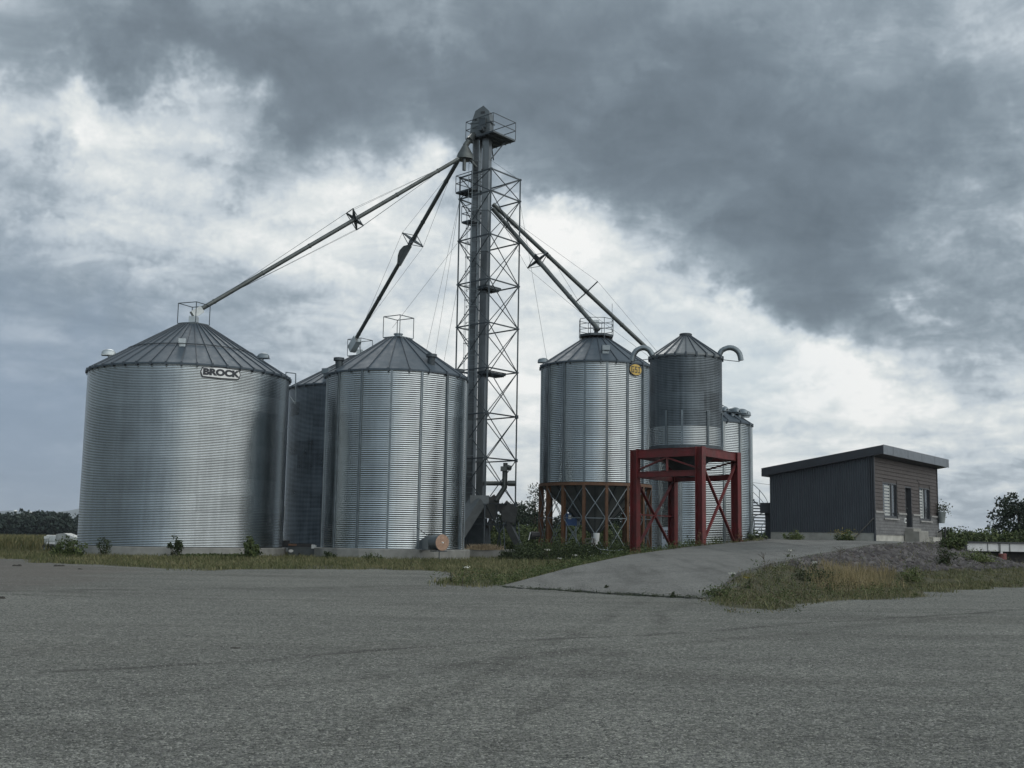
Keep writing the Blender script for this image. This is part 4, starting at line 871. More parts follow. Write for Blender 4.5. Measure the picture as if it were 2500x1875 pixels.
gm_lite = grassmat('pale_shrub_leaves', (.045, .065, .025), (.09, .12, .04), (.17, .19, .08), 1.0)
gm_yel = grassmat('yellow_flower_heads', (.20, .17, .03), (.30, .25, .05), (.42, .36, .10), 2.)
gm_red = grassmat('rusty_dead_leaves', (.075, .03, .02), (.13, .06, .035), (.20, .11, .07), 2.)
gm_gold = grassmat('dry_golden_grass', (0.12, 0.105, 0.045), (0.21, 0.175, 0.09), (0.34, 0.28, 0.165), .8)
gm_brown = grassmat('brown_weed_heads', (.045, .038, .022), (.10, .085, .05), (.17, .15, .10), 1.)
bark = pmat('bark', (.07, .058, .045), .9, 0, .3, 5)
def sample_poly(poly, n, bb):
    out = []; tot = 0
    while tot < n:
        P = RNG.uniform((bb[0], bb[2]), (bb[1], bb[3]), (n * 3, 2)); P = P[inpoly(jit(P) + RNG.normal(0, .16, P.shape), poly)]; out.append(P); tot += len(P)
        if len(out) > 60: break
    return np.concatenate(out)[:n]
def off_things(P):   # keep growth off the foundations
    k = np.ones(len(P), bool)
    for B_, e in ((BA, .12), (BB, .33), (BC, .15), (BD, .25)): k &= np.hypot(P[:, 0] - B_.c.x, P[:, 1] - B_.c.y) > B_.R + e
    k &= ~((P[:, 0] > TC.x - 2.9) & (P[:, 0] < TC.x + 4.4) & (P[:, 1] > TC.y - 2.8) & (P[:, 1] < TC.y + 3))
    return k
def in_view(P): return np.abs(P[:, 0]) < P[:, 1] * .47 + 1
# grass strip before the bins
P = sample_poly(GR1, 150000, (-32, 16, 26, 75)); P = P[in_view(P) & off_things(P)]; P = P[(hnoise(P[:, 0] * .5, P[:, 1] * .6) + RNG.normal(0, .5, len(P))) > -.75]
def keep_out_ramp(P, d0=.05):
    z, out, d, ze = ramp_field(P); return P[out & (d > d0)]
P = keep_out_ramp(P); P = P[(P[:, 1] < 57) | (RNG.random(len(P)) < .55)]
z = terrain_z(P); edge_h = .09 + .10 * RNG.random(len(P)) ** 2; edge_h[P[:, 1] > 50] *= 1.4
V, Fc = blades(np.column_stack([P, z - .01]), edge_h, RNG.uniform(.015, .035, len(P)), .45)
tag(mesh_np('grass', V, Fc, gm_short), 'short dry olive grass between the gravel and the grain bins', 'grass', kind='stuff')
# taller meadow behind and to the left
P = RNG.uniform((-160, 58), (-9, 240), (90000, 2)); P = P[in_view(P) & (P[:, 0] < -P[:, 1] * .30)]; P = P[off_things(P)]
V, Fc = blades(np.column_stack([P, terrain_z(P) - .01]), RNG.uniform(.3, .85, len(P)), RNG.uniform(.05, .11, len(P)), .25)
tag(mesh_np('meadow', V, Fc, gm_tall), 'tall weedy meadow grass left of the widest bin', 'grass', kind='stuff')
# verge before the mound
P = sample_poly(GR2, 210000, (4, 45, 20, 72)); P = P[in_view(P)]; P = keep_out_ramp(P, .1)
z = terrain_z(P); hgt = z - .46 * np.clip(P[:, 1] / 55, 0, 1); rocky = (P[:, 0] + .3 * P[:, 1] > 19.5) & (P[:, 0] < 26) & (hgt > .34); P = P[~rocky | (RNG.random(len(P)) < .10)]
P = P[(hnoise(P[:, 0] * .9, P[:, 1] * .9) + RNG.normal(0, .5, len(P))) > -.3]; vh = RNG.uniform(.03, .13, len(P)) * np.where(RNG.random(len(P)) > .93, 2.6, 1)
V, Fc = blades(np.column_stack([P, terrain_z(P) - .01]), vh, RNG.uniform(.009, .02, len(P)), .6)
tag(mesh_np('verge_grass', V, Fc, gm_short), 'rough grass verge along the foot of the mound', 'grass', kind='stuff')
P = sample_poly([tuple(G(*q)[:2]) for q in [(1990, 1447), (2170, 1444), (2165, 1422), (2010, 1424)]], 3000, (4, 16, 22, 42))
V, Fc = blades(np.column_stack([P, terrain_z(P) - .01]), RNG.uniform(.15, .48, len(P)), RNG.uniform(.008, .014, len(P)), .25)
tag(mesh_np('dry_grass', V, Fc, gm_gold), 'stand of dry golden grass at the foot of the mound', 'grass', kind='stuff')
c_ = at(1182, 1335, 65.4); n = 1500; P = np.column_stack([c_.x + RNG.normal(0, .38, n), c_.y + RNG.normal(0, .12, n)]); V, Fc = blades(np.column_stack([P, np.full(n, .94)]), RNG.uniform(.1, .38, n), np.full(n, .02), .5)
tag(mesh_np('straw_pile', V, Fc, straw), 'tan pile of dry straw on the tower block', 'straw')

def leaves(C, r, n, size, flat=.8, core=.3, rng=RNG):
    """n leaf quads in an ellipsoid (C centre, r radii), denser towards its skin"""
    u = rng.normal(size=(n, 3)); u /= np.linalg.norm(u, axis=1)[:, None]; rad = rng.uniform(core, 1, n) ** .6
    return np.asarray(C) + u * rad[:, None] * np.asarray(r)
def leafquads(P, size, up=.3):
    n = len(P); a = RNG.normal(size=(n, 3)); a /= np.linalg.norm(a, axis=1)[:, None]; b = RNG.normal(size=(n, 3)); b -= (b * a).sum(1)[:, None] * a; b /= np.linalg.norm(b, axis=1)[:, None]
    s_ = (size * RNG.uniform(.55, 1.3, n))[:, None]; a = a * s_; b = b * s_ * .55
    V = np.stack([P - a, P + b, P + a, P - b], 1).reshape(-1, 3); i = np.arange(n)[:, None] * 4; return V, (i + [0, 1, 2, 3])
def crown_pts(C, r, clumps, per, cs, rng=RNG):
    pts = []; 
    for _ in range(clumps):
        u = rng.normal(size=3); u /= np.linalg.norm(u); q = np.asarray(C) + u * np.asarray(r) * rng.uniform(.25, 1.0) ** .55
        k = cs * rng.uniform(.6, 1.35); pts.append(q + np.clip(rng.normal(0, 1, (per, 3)), -1.5, 1.5) * np.array([k, k, k * .7]) * .5)
    return np.concatenate(pts)
def tree(name, x, y, z, h, r, label, mat, clumps=60, per=45, cs=.9, leaf=.16, trunk=.18, low=.25, cat='tree', group=None, lean=0):
    root = thing(name, (x, y, z), label, cat, group); b = MB(); top = Vector((x + lean, y, z + h * .85))
    b.tube([(x, y, z - .2), (x + lean * .3, y, z + h * .4), top], [trunk, trunk * .6, trunk * .15], 8)
    for k in range(7):
        a = random.uniform(0, 6.28); f = random.uniform(.25, .7); p = Vector((x + lean * f, y, z + h * f)); q = p + Vector((math.cos(a) * r * .75, math.sin(a) * r * .75, h * random.uniform(.08, .22))); b.tube([p, (p + q) / 2 + Vector((0, 0, .1)), q], [trunk * .35, trunk * .22, trunk * .06], 6)
    b.build('trunk', bark, root, smooth=True)
    C = (x + lean * .6, y, z + h * (low + (1 - low) / 2)); pts = crown_pts(C, (r, r, h * (1 - low) / 2), clumps, per, cs); V, Fc = leafquads(pts, leaf)
    mesh_np('crown', V, Fc, mat, parent=root); return root
def bush(name, px, py, Y, h, wd, label, mat, n=500, leaf=.05, cat='shrub', group=None, stems=6, z=None, yellow_=0, spike=.0):
    p = at(px, py, Y); zz_ = tz(p.x, p.y) if z is None else z; root = thing(name, (p.x, p.y, zz_), label, cat, group); b = MB(); pts = []
    for k in range(stems):
        a = random.uniform(0, 6.28); rr = wd / 2 * random.random() ** .5; hh = h * random.uniform(.6, 1.0) * (1 - .35 * rr / (wd / 2)); 
        if k == 0: hh = h; rr *= .3
        q = Vector((p.x + math.cos(a) * rr, p.y + math.sin(a) * rr * .7, zz_ + hh)); r0_ = Vector((p.x + math.cos(a) * rr * .3, p.y, zz_ - .05)); b.tube([r0_, (r0_ + q) / 2 + Vector((0, 0, .03)), q], [.012, .009, .004], 5)
        m_ = n // stems; nc_ = max(4, int(9 * hh)); tn = RNG.uniform(.15, 1, nc_); t = tn[RNG.integers(0, nc_, m_)]; off = RNG.normal(0, wd * .13, (nc_, 3))
        oi = np.searchsorted(np.sort(tn), t) % nc_; base = np.array(r0_)[None] * (1 - t[:, None]) + np.array(q)[None] * t[:, None] + off[oi] * (1.25 - t[:, None])
        sw = wd * .055 + .015; pts.append(base + RNG.normal(0, 1, (m_, 3)) * np.array([sw, sw, sw * .8]))
    b.build('stems', pmat('weed_stalk', (.07, .065, .035), .8), root)
    V, Fc = leafquads(np.maximum(np.concatenate(pts), [-1e9, -1e9, zz_ + .01]), leaf); mesh_np('leaves', V, Fc, mat, parent=root)
    if yellow_:
        C = np.array([p.x, p.y, zz_ + h * .75]); q = C + RNG.normal(0, 1, (yellow_, 3)) * np.array([wd * .28, wd * .2, h * .16]); V, Fc = leafquads(q, leaf * .6); mesh_np('flowers', V, Fc, gm_yel, parent=root)
    return root
gB = 'shrubs along the foot of the widest bin'
bush('shrub', 165, 1362, 52.5, .85, 1.5, 'sprawling green shrub left of the widest bin, beside the tank trailer', gm_weed, 1500, .06, group=gB, stems=14)
bush('shrub', 253, 1360, 53.5, 1.15, .8, 'thin dark tall-stalked weed before the left end of the widest bin', gm_dark, 520, .045, group=gB, stems=9)
bush('shrub', 430, 1359, 54, 1.05, .75, 'upright dark shrub before the middle of the widest bin', gm_dark, 800, .055, group=gB, stems=9)
bush('shrub', 612, 1360, 54, 1.05, 1.0, 'broad large-leaved shrub before the right part of the widest bin', gm_weed, 760, .085, group=gB, stems=14)
bush('shrub', 800, 1362, 55.5, .45, .8, 'low weedy tuft against the left end of the ribbed bin foundation', gm_dark, 600, .05, stems=9)
bush('shrub', 905, 1365, 55.3, .22, 1.1, 'tiny green mat of weeds against the ribbed bin foundation', gm_weed, 700, .04, stems=12)
def patch(name, box, n, h, leaf, mat, label, zz_=None, Yr=None):
    pts = []
    for _ in range(n // 12):
        px = random.uniform(box[0], box[1]); Y = random.uniform(*Yr); p = at(px, 1350, Y); z0 = tz(p.x, p.y) if zz_ is None else zz_; hh = h * random.uniform(.35, 1.1)
        q = RNG.normal(0, 1, (12, 3)) * np.array([.07, .07, .02]); q[:, 2] = RNG.uniform(.02, 1, 12) * hh; pts.append(q + np.array([p.x, p.y, z0]))
    V, Fc = leafquads(np.concatenate(pts), leaf); return tag(mesh_np(name, V, Fc, mat), label, 'weeds', kind='stuff')
patch('creeping_weeds', (445, 605), 5000, .2, .06, gm_weed, 'dark green creeping weeds before the widest bin', Yr=(54.0, 55))
patch('weeds', (1270, 1570), 9000, 1.15, .05, gm_weed, 'green bushy weeds mixed among the dark ones round the orange legs', Yr=(59, 63), zz_=.42)
patch('weeds', (1255, 1575), 17000, .95, .055, gm_dark, 'dense dark weeds round the feet of the orange-legged bin', Yr=(58.5, 64), zz_=.42)
patch('weeds', (1560, 1700), 5000, .75, .05, gm_weed, 'green weeds between the posts of the red frame', Yr=(53, 58))
patch('weeds', (1220, 1330), 5000, .5, .05, gm_dark, 'low dark weeds on the right end of the tower block', Yr=(62.5, 64), zz_=.5)
patch('undergrowth', (1170, 1620), 26000, 2.1, .13, gm_weed, 'overgrown green brush behind the tower and hopper bin', Yr=(82, 95))
pts = []
for _ in range(900):
    i = random.choice([0, 0, 1, 1, 1, 2, 2, 3]); f = random.random(); p = RL[i] * (1 - f) + RL[i + 1] * f; o_ = random.random() ** 1.7 * 1.9 + .12; x, y = p[0] - o_ * .95, p[1] + o_ * .3; hh = random.uniform(.10, .42)
    q = RNG.normal(0, 1, (14, 3)) * np.array([.05, .05, .0]); q[:, 2] = RNG.uniform(.02, 1, 14) * hh; pts.append(q + np.array([x, y, tz(x, y)]))
V, Fc = leafquads(np.concatenate(pts), .028); tag(mesh_np('weeds', V, Fc, gm_weed), 'leafy weeds along the left edge of the ramp', 'weeds', kind='stuff')
pts = []; pts2 = []
P = sample_poly(GR2, 5200, (4, 30, 20, 60)); P = keep_out_ramp(P, .1)
for x, y in P:
    dz = ramp_field(np.array([[x, y]]))[2][0]
    if x + .3 * y > 19.5 and dz < 6 and random.random() < .82: continue
    hh = random.uniform(.06, .20) if dz > 4 else random.uniform(.10, .42); k = 12
    q = RNG.normal(0, 1, (k, 3)) * np.array([.045, .045, .0]); q[:, 2] = RNG.uniform(.02, 1, k) * hh; (pts if random.random() < .5 else pts2).append(q + np.array([x, y, tz(x, y)]))
V, Fc = leafquads(np.concatenate(pts), .022); tag(mesh_np('weeds', V, Fc, gm_weed), 'leafy green weeds mixed into the verge on the mound', 'weeds', kind='stuff')
V, Fc = leafquads(np.concatenate(pts2), .02); tag(mesh_np('weeds', V, Fc, gm_brown), 'brownish seed-headed weeds mixed into the verge on the mound', 'weeds', kind='stuff')
pts = []
for _ in range(170):
    f = random.random() ** .8; p = RL[0] * (1 - f) + RR[0] * f; q = RNG.normal(0, 1, (14, 3)) * np.array([.035, .03, 0]); hh = random.uniform(.02, .09) * (2.5 if random.random() < .08 else 1); q[:, 2] = RNG.uniform(0, 1, 14) * hh
    pts.append(q + np.array([p[0] - .06 + random.uniform(-.08, .05), p[1] - .06, tz(p[0] - .1, p[1] - .1)]))
V, Fc = leafquads(np.concatenate(pts), .014); tag(mesh_np('weeds', V, Fc, gm_dark), 'tiny sprigs growing in the joint at the foot of the ramp', 'weeds', kind='stuff')
# tall stalks along the ramp edge, each one apart
def stalk(px, Y, h, label, flower=None, leafy=80, mat=gm_weed, grp=None, wd=.16, tw_=0, py=None):
    p = at(px, 1350, Y) if py is None else G(px, py); 
    if py is not None:
        for _ in range(12): p = at(px, py, p.y); dz = tz(p.x, p.y) - p.z; p = at(px, py, max(8, p.y * (1 + dz * -.0) + (-dz) * 6))
    z0 = tz(p.x, p.y); root = thing('weed_stalk', (p.x, p.y, z0), label, 'weed', grp); b = MB(); tip = Vector((p.x + random.uniform(-.1, .1), p.y, z0 + h)); b.tube([(p.x, p.y, z0 - .05), (p.x + .02, p.y, z0 + h * .5), tip], [.010, .008, .004], 5)
    for k in range(tw_ or 4):
        f = random.uniform(.3, .85); q = Vector((p.x, p.y, z0 + h * f)); a = random.uniform(0, 6.28); b.tube([q, q + Vector((math.cos(a) * wd * 1.3, math.sin(a) * wd * .6, h * .22))], [.006, .003], 4)
    b.build('stem', pmat('dry_stalk', (.075, .06, .045), .85), root)
    if leafy:
        t = RNG.uniform(.1, 1, leafy); P = np.stack([p.x + RNG.normal(0, wd * .4, leafy) * (1.1 - t), p.y + RNG.normal(0, wd * .4, leafy) * (1.1 - t), z0 + h * t], 1); V, Fc = leafquads(P, .035); mesh_np('leaves', V, Fc, mat, parent=root)
    if flower:
        n = 26; P = np.array(tip) + RNG.normal(0, 1, (n, 3)) * np.array([.045, .045, .012]); V, Fc = leafquads(P, .024); mesh_np('flower_head', V, Fc, flower, parent=root)
wf = pmat('white_flower', (.55, .56, .50), .8)
for i, (px, py, h, l, fl, lf, m_, tw2) in enumerate([
    (1338, 1402, .85, 'tallest white-topped weed on the left verge of the ramp', wf, 120, gm_weed, 6), (1372, 1392, .45, 'short white-topped weed right of the tallest one', wf, 60, gm_weed, 4), (1405, 1385, .5, 'bushy weed with white tops near the hopper bin slab', wf, 90, gm_weed, 5), (1470, 1378, .4, 'slim weed standing before the slab of the hopper bin', None, 80, gm_weed, 4),
    (1128, 1432, .5, 'sparse pale weed alone at the gravel edge', wf, 30, gm_lite, 6), (1100, 1425, .3, 'wispy low weed at the gravel edge, left of the ramp', None, 30, gm_dark, 6),
    (1866, 1398, .55, 'bare twiggy stalk leaning left on the mound', None, 0, gm_dark, 7), (1925, 1372, .35, 'white-headed stalk at the upper ramp edge', wf, 20, gm_weed, 4), (2050, 1372, .5, 'spreading leafless twigs at the crest of the mound', None, 0, gm_dark, 12), (2085, 1358, .3, 'smaller leafless twig right of the spreading one', None, 0, gm_dark, 6),
    (1790, 1432, .32, 'white umbel flower at the lower right corner of the ramp', wf, 30, gm_weed, 5), (1830, 1440, .3, 'yellow-flowered weed at the lower mound', gm_yel, 60, gm_weed, 6), (1480, 1446, .18, 'small sprig growing in the crack at the foot of the ramp', None, 50, gm_dark, 4), (1645, 1458, .12, 'tiny sprig at the foot of the ramp, further right', None, 40, gm_dark, 3),
    (1990, 1400, .32, 'white flowering weed on the mound above the dry grass', wf, 50, gm_weed, 5)]):
    stalk(px, 40, h, l, fl, lf, m_, 'single weeds on the verges', py=py, tw_=tw2)
bush('dead_weed', 1709, 1345, 51.4, 1.35, .45, 'rusty dead weed before the nearest red post', gm_red, 420, .045, cat='weed', stems=5, z=.75)
bush('dead_weed', 1806, 1322, 54.6, .75, .4, 'rusty dead weed at the foot of the right red post', gm_red, 260, .04, cat='weed', stems=5)
bush('dead_weed', 1556, 1356, 50.5, .55, .8, 'reddish flowering weeds at the foot of the left red post', gm_red, 300, .04, cat='weed', stems=6)
bush('shrub', 1937, 1318, 57.3, .62, .95, 'pale green shrub against the grey side wall of the house', gm_lite, 1300, .04, stems=12)
bush('shrub', 2062, 1318, 57.0, .62, 1.15, 'yellow-flowering bush against the grey side wall of the house', gm_weed, 1300, .045, stems=14, yellow_=260)
bush('shrub', 1850, 1320, 59, .35, 1.0, 'low weeds between the spiral stair and the small annex', gm_weed, 600, .05, stems=9)
bush('shrub', 2303, 1385, 43, .7, .9, 'dark airy shrub on the slope right of the rubble', gm_dark, 900, .035, stems=14)
bush('shrub', 1985, 1440, 33, .35, 1.3, 'dark weedy clump among the dry golden grass', gm_dark, 900, .03, stems=14)
bush('shrub', 1760, 1452, 28, .25, .9, 'grassy tuft at the right corner of the ramp', gm_weed, 900, .028, stems=14)
bush('shrub', 2235, 1412, 38, .45, .8, 'bright green tuft at the foot of the rubble', gm_lite, 900, .03, stems=12)
bush('shrub', 2330, 1358, 49, .6, 1.1, 'thick green bush right of the house steps, before the white deck', gm_weed, 3200, .05, stems=26)
bush('shrub', 2375, 1378, 46, .16, 1.6, 'low yellow-green bush spilling down before the white deck', gm_lite, 1800, .04, stems=30)

# ------------------------------------------------------------------ house
HC = at(2136, 1319, 58); th = math.radians(35.2); e1 = Vector((math.sin(th), math.cos(th), 0)); e2 = Vector((-math.cos(th), math.sin(th), 0)); nf = -e2
z0 = 1.66; H0 = Vector((HC.x, HC.y, 0)); Lf_, Lw = 10.8, 5.35
ho = thing('house', (HC.x, HC.y, z0), 'small dark house with mono-pitch roof, ribbed grey side wall and stone-and-board front', 'building')
zt1 = 5.83; zt2 = 4.98; zs1 = 3.15   # top of the front wall, of the back wall, top of the stone
def rib_builder(b, t, c, P): return c
ribm = pmat('charcoal_ribbed_sheet', (.068, .080, .094), .5, .2, .12, .8); board = pmat('brown_board', (.060, .050, .047), .7, 0, .22, 4); 
def stone_builder(b, t, c, P):
    br = b.new('ShaderNodeTexBrick'); s_ = b.new('ShaderNodeSeparateXYZ'); b.put(s_.inputs[0], t.outputs['Object']); cc = b.new('ShaderNodeCombineXYZ')
    u = b.m('ADD', b.m('MULTIPLY', s_.outputs[0], e1.x), b.m('MULTIPLY', s_.outputs[1], e1.y)); b.put(cc.inputs[0], u); b.put(cc.inputs[1], s_.outputs[2]); b.put(br.inputs['Vector'], cc.outputs[0])
    br.inputs['Scale'].default_value = 1; br.inputs['Brick Width'].default_value = .55; br.inputs['Row Height'].default_value = .15; br.inputs['Mortar Size'].default_value = .009
    br.inputs['Color1'].default_value = (.085, .09, .093, 1); br.inputs['Color2'].default_value = (.165, .168, .168, 1); br.inputs['Mortar'].default_value = (.07, .07, .07, 1)
    bn = b.new('ShaderNodeBump'); bn.inputs['Distance'].default_value = .02; b.put(bn.inputs['Height'], b.m('MULTIPLY', br.outputs['Fac'], -1)); b.L.new(bn.outputs[0], P.inputs['Normal'])
    return b.mix(.35, br.outputs[0], c)
stone = pmat('grey_stone_veneer', (.19, .195, .2), .85, 0, .35, 6, builder=stone_builder)
trim = pmat('dark_trim', (.04, .045, .052), .5); fascia = pmat('dark_fascia', (.035, .04, .048), .5); fasc_l = pmat('grey_fascia_sheet', (.13, .145, .16), .35, .5, .12, 2); capst = pmat('cap_stone', (.30, .30, .29), .85)
# openings along the front: (u0, u1, z0, z1)
def u_of(px, Zp=3.0):   # distance along the facade for a picture column
    best = min((abs((lambda p: (1250 + F * (p - Vector((0, 0, EYE))).dot(cr) / (p - Vector((0, 0, EYE))).dot(fw)))(H0 + e1 * u + Vector((0, 0, Zp))) - px), u) for u in np.arange(0, 10.9, .02)); return float(best[1])
def z_at(px, py, u): p = H0 + e1 * u; return hd(px, py, math.hypot(p.x, p.y)).z
wA = (u_of(2156), u_of(2190.5)); dA = (u_of(2210), u_of(2226)); wB = (u_of(2245), u_of(2271))
zwb, zwt = z_at(2175, 1264, wA[0]), z_at(2163, 1176, wA[0]); zdb, zdt = z_at(2218, 1287, dA[0]), z_at(2209, 1187, dA[0])
OP = [(wA[0], wA[1], zwb, zwt), (dA[0], dA[1], zdb, zdt + .0), (wB[0], wB[1], zwb, zwt)]
zfd = 2.05
def strips(b, z0_, z1_, off0, off1):
    """front wall between two heights, leaving the openings free"""
    us = sorted([0, Lf_] + [q for o in OP for q in o[:2]]); zsx = sorted(set([z0_, z1_] + [min(max(q, z0_), z1_) for o in OP for q in o[2:]]))
    for i in range(len(us) - 1):
        for j in range(len(zsx) - 1):
            if zsx[j + 1] - zsx[j] < 1e-4 or us[i + 1] - us[i] < 1e-4: continue
            um, zm = (us[i] + us[i + 1]) / 2, (zsx[j] + zsx[j + 1]) / 2
            if any(o[0] < um < o[1] and o[2] < zm < o[3] for o in OP): continue
            b.hexa(H0, e1, nf, Z, (us[i], us[i + 1]), (off0, off1), (zsx[j], zsx[j + 1]))
b = MB(); strips(b, zfd, zs1, -.25, .05); b.build('stone_wall', stone, ho)
b = MB(); strips(b, zs1, zt1, -.25, -.005); fw_ = b.build('board_wall', board, ho); b = MB()
z = zs1 + .02
while z < zt1 - .05:   # lapped boards
    segs = [(0, Lf_)]
    for o in OP:
        if z < o[3]: segs = [s2_ for (a, c) in segs for s2_ in ((a, min(c, o[0])), (max(a, o[1]), c)) if s2_[1] - s2_[0] > .03]
    for a, c in segs:
        q = lambda u, dd, zz_: H0 + e1 * u + nf * dd + Vector((0, 0, zz_))
        b.add([q(a, .035, z), q(c, .035, z), q(c, .006, z + .185), q(a, .006, z + .185), q(a, -.004, z), q(c, -.004, z)], [(0, 1, 2, 3), (4, 5, 1, 0)])
    z += .187
b.build('board_cladding', board, fw_)
b = MB()
segs = [(0, Lf_)]
for o in OP: segs = [s2_ for (a, c) in segs for s2_ in ((a, min(c, o[0] - .02)), (max(a, o[1] + .02), c)) if s2_[1] - s2_[0] > .03]
for a, c in segs: b.hexa(H0, e1, nf, Z, (a, c), (-.01, .10), (zs1 - .04, zs1 + .05))
b.build('cap_course', capst, ho)
# side wall: vertical ribs
b = MB(); n = 46; vs = []
def zr(v): return zt1 + (zt2 - zt1) * v / Lw
pitch = Lw / n
for i in range(n + 1):
    v = i * pitch
    for dv_, off in ((0, 0), (pitch * .45, 0), (pitch * .58, .05), (pitch * .87, .05)):
        vv = min(v + dv_, Lw); 
        for zz_ in (2.12, zr(vv) + .1): vs.append(H0 + e2 * vv - e1 * (off) + Vector((0, 0, zz_)))
b.add(vs, [(2 * i, 2 * i + 1, 2 * i + 3, 2 * i + 2) for i in range(len(vs) // 2 - 1)]); b.build('side_wall', ribm, ho)
b = MB()   # back, far wall
b.hexa(H0, e1, e2, Z, (.03, Lf_), (Lw - .15, Lw), (z0, zt2)); b.hexa(H0, e1, e2, Z, (Lf_ - .15, Lf_), (.25, Lw - .15), (z0, zt2)); b.build('back_wall', ribm, ho)
b = MB(); b.hexa(H0, e1, e2, Z, (-.05, .04), (-.06, .02), (1.7, zt1 + .05)); b.hexa(H0, e1, e2, Z, (Lf_ - .02, Lf_ + .05), (-.06, .03), (1.7, zt1 + .05)); b.build('corner_trim', trim, ho)
b = MB(); b.hexa(H0, e1, e2, Z, (-.005, .2), (.0, Lw), (1.3, 2.12)); b.hexa(H0, e1, e2, Z, (.2, Lf_), (Lw - .1, Lw + .01), (1.3, 2.0))
fo = b.build('foundation', pmat('foundation_concrete', (.30, .305, .28), .9, 0, .2, 2), ho)
b = MB(); b.hexa(H0, e1, nf, Z, (.0, 4.2), (-.2, .02), (1.3, zfd)); b.hexa(H0, e1, nf, Z, (4.2, Lf_), (-.2, .02), (1.3, zfd)); fo2 = b.build('front_foundation', concrete_l, ho)
b = MB(); b.hexa(H0, e1, nf, Z, (6.2, 8.6), (.0, .10), (zfd, 2.32)); b.hexa(H0, e1, nf, Z, (6.2, 7.5), (.02, .3), (1.3, 1.98)); b.hexa(H0, e1, nf, Z, (9.0, 10.7), (.02, .25), (1.3, 2.02)); b.build('foundation_block', concrete_l, ho)
# roof slab with wide eaves
b = MB(); ov, sdv = .60, .28; rt = .42
def rz(v): return zt1 + .02 + (zt2 - zt1) / Lw * v
for (ua, ub, va, vb, t0, t1) in ((-sdv, Lf_ + .35, -ov, Lw + .35, .0, rt),):
    q = [(ua, va), (ub, va), (ub, vb), (ua, vb)]; vs = [H0 + e1 * u + e2 * v + Vector((0, 0, rz(v) + t)) for t in (t0, t1) for u, v in q]
    b.add(vs, [(0, 3, 2, 1), (4, 5, 6, 7), (0, 1, 5, 4), (1, 2, 6, 5), (2, 3, 7, 6), (3, 0, 4, 7)])
ro = b.build('roof', fascia, ho)
b = MB(); vs = [H0 + e1 * u + e2 * (-ov - .006) + Vector((0, 0, rz(-ov) + t)) for t in (-.02, rt + .01) for u in (-sdv, Lf_ + .35)]; b.hexa(H0, e1, e2, Z, (-sdv - .01, Lf_ + .36), (-ov - .02, -ov - .003), (rz(-ov) - .02, rz(-ov) + rt + .015))
for u in np.arange(1.2, 11, 2.4): b.hexa(H0, e1, e2, Z, (u, u + .03), (-ov - .027, -ov - .02), (rz(-ov) - .02, rz(-ov) + rt + .01))
b.build('front_fascia', fasc_l, ro)
# windows
glass = pmat('window_glass', (.03, .035, .04), .08, 0, .1, 1, spec=.8); blind = pmat('white_blind', (.42, .44, .43), .6, 0, .05, 3)
for (a, c, zb_, zt_) in (OP[0], OP[2]):
    b = MB(); w_ = .07
    for (x0, x1, y0, y1) in ((a, a + w_, zb_, zt_), (c - w_, c, zb_, zt_), (a + w_, c - w_, zb_, zb_ + w_ * 1.6), (a + w_, c - w_, zt_ - w_, zt_), ((a + c) / 2 + .05 + (.16 if a < 4 else 0), (a + c) / 2 + .13 + (.22 if a < 4 else 0), zb_ + w_ * 1.6, zt_ - w_)): b.hexa(H0, e1, nf, Z, (x0, x1), (-.10, .0), (y0, y1))
    wf_ = b.build('window', trim, ho)
    b = MB(); b.hexa(H0, e1, nf, Z, (a + w_, c - w_), (-.075, -.07), (zb_ + .1, zt_ - w_)); b.build('glass', glass, wf_)
    b = MB(); z = zb_ + .13
    bs = .32 if a < 4 else .0
    while z < zt_ - .1:
        b.hexa(H0, e1, nf, Z, (a + w_ + .01 + bs * (c - a) * .5, (a + c) / 2 + .04 + bs * .5), (-.064, -.060), (z, z + .10)); z += .155
    b.build('blind', blind, wf_)
    b = MB(); b.hexa(H0, e1, nf, Z, ((a + c) / 2 - .22 + bs, (a + c) / 2 + .04 + bs), (-.059, -.057), (zb_ + .12, zt_ - .08)); b.build('blind_panel', pmat('grey_blind', (.32, .35, .35), .5), wf_)
    b = MB(); b.hexa(H0, e1, nf, Z, (a - .05, c + .05), (-.03, .12), (zb_ - .08, zb_ - .003)); b.build('sill', capst, wf_)
a, c, zb_, zt_ = OP[1]; b = MB(); b.hexa(H0, e1, nf, Z, (a, a + .07), (-.24, .02), (zb_, zt_)); b.hexa(H0, e1, nf, Z, (c - .07, c), (-.24, .02), (zb_, zt_)); b.hexa(H0, e1, nf, Z, (a + .07, c - .07), (-.24, .02), (zt_ - .07, zt_)); dr_ = b.build('door', trim, ho)
b = MB(); b.hexa(H0, e1, nf, Z, (a + .07, c - .07), (-.26, -.20), (zb_, zt_ - .07)); b.build('leaf_panel', black, dr_); b = MB(); b.tube([H0 + e1 * (c - .2) + nf * -.15 + Vector((0, 0, zb_ + 1.0)), H0 + e1 * (c - .32) + nf * -.15 + Vector((0, 0, zb_ + 1.0))], .015, 6); b.build('handle', steel_b, dr_)
b = MB(); b.hexa(H0, e1, nf, Z, (a - .35, c + .15), (.05, .8), (1.4, zb_ - .22)); b.hexa(H0, e1, nf, Z, (a - .15, c + .1), (.05, .45), (zb_ - .22, zb_ - .06)); tag(b.build('doorstep', pmat('step_concrete', (.25, .25, .23), .9), loc=H0 + e1 * a + Vector((0, 0, 1.6))), 'grey concrete steps below the narrow front door', 'steps')
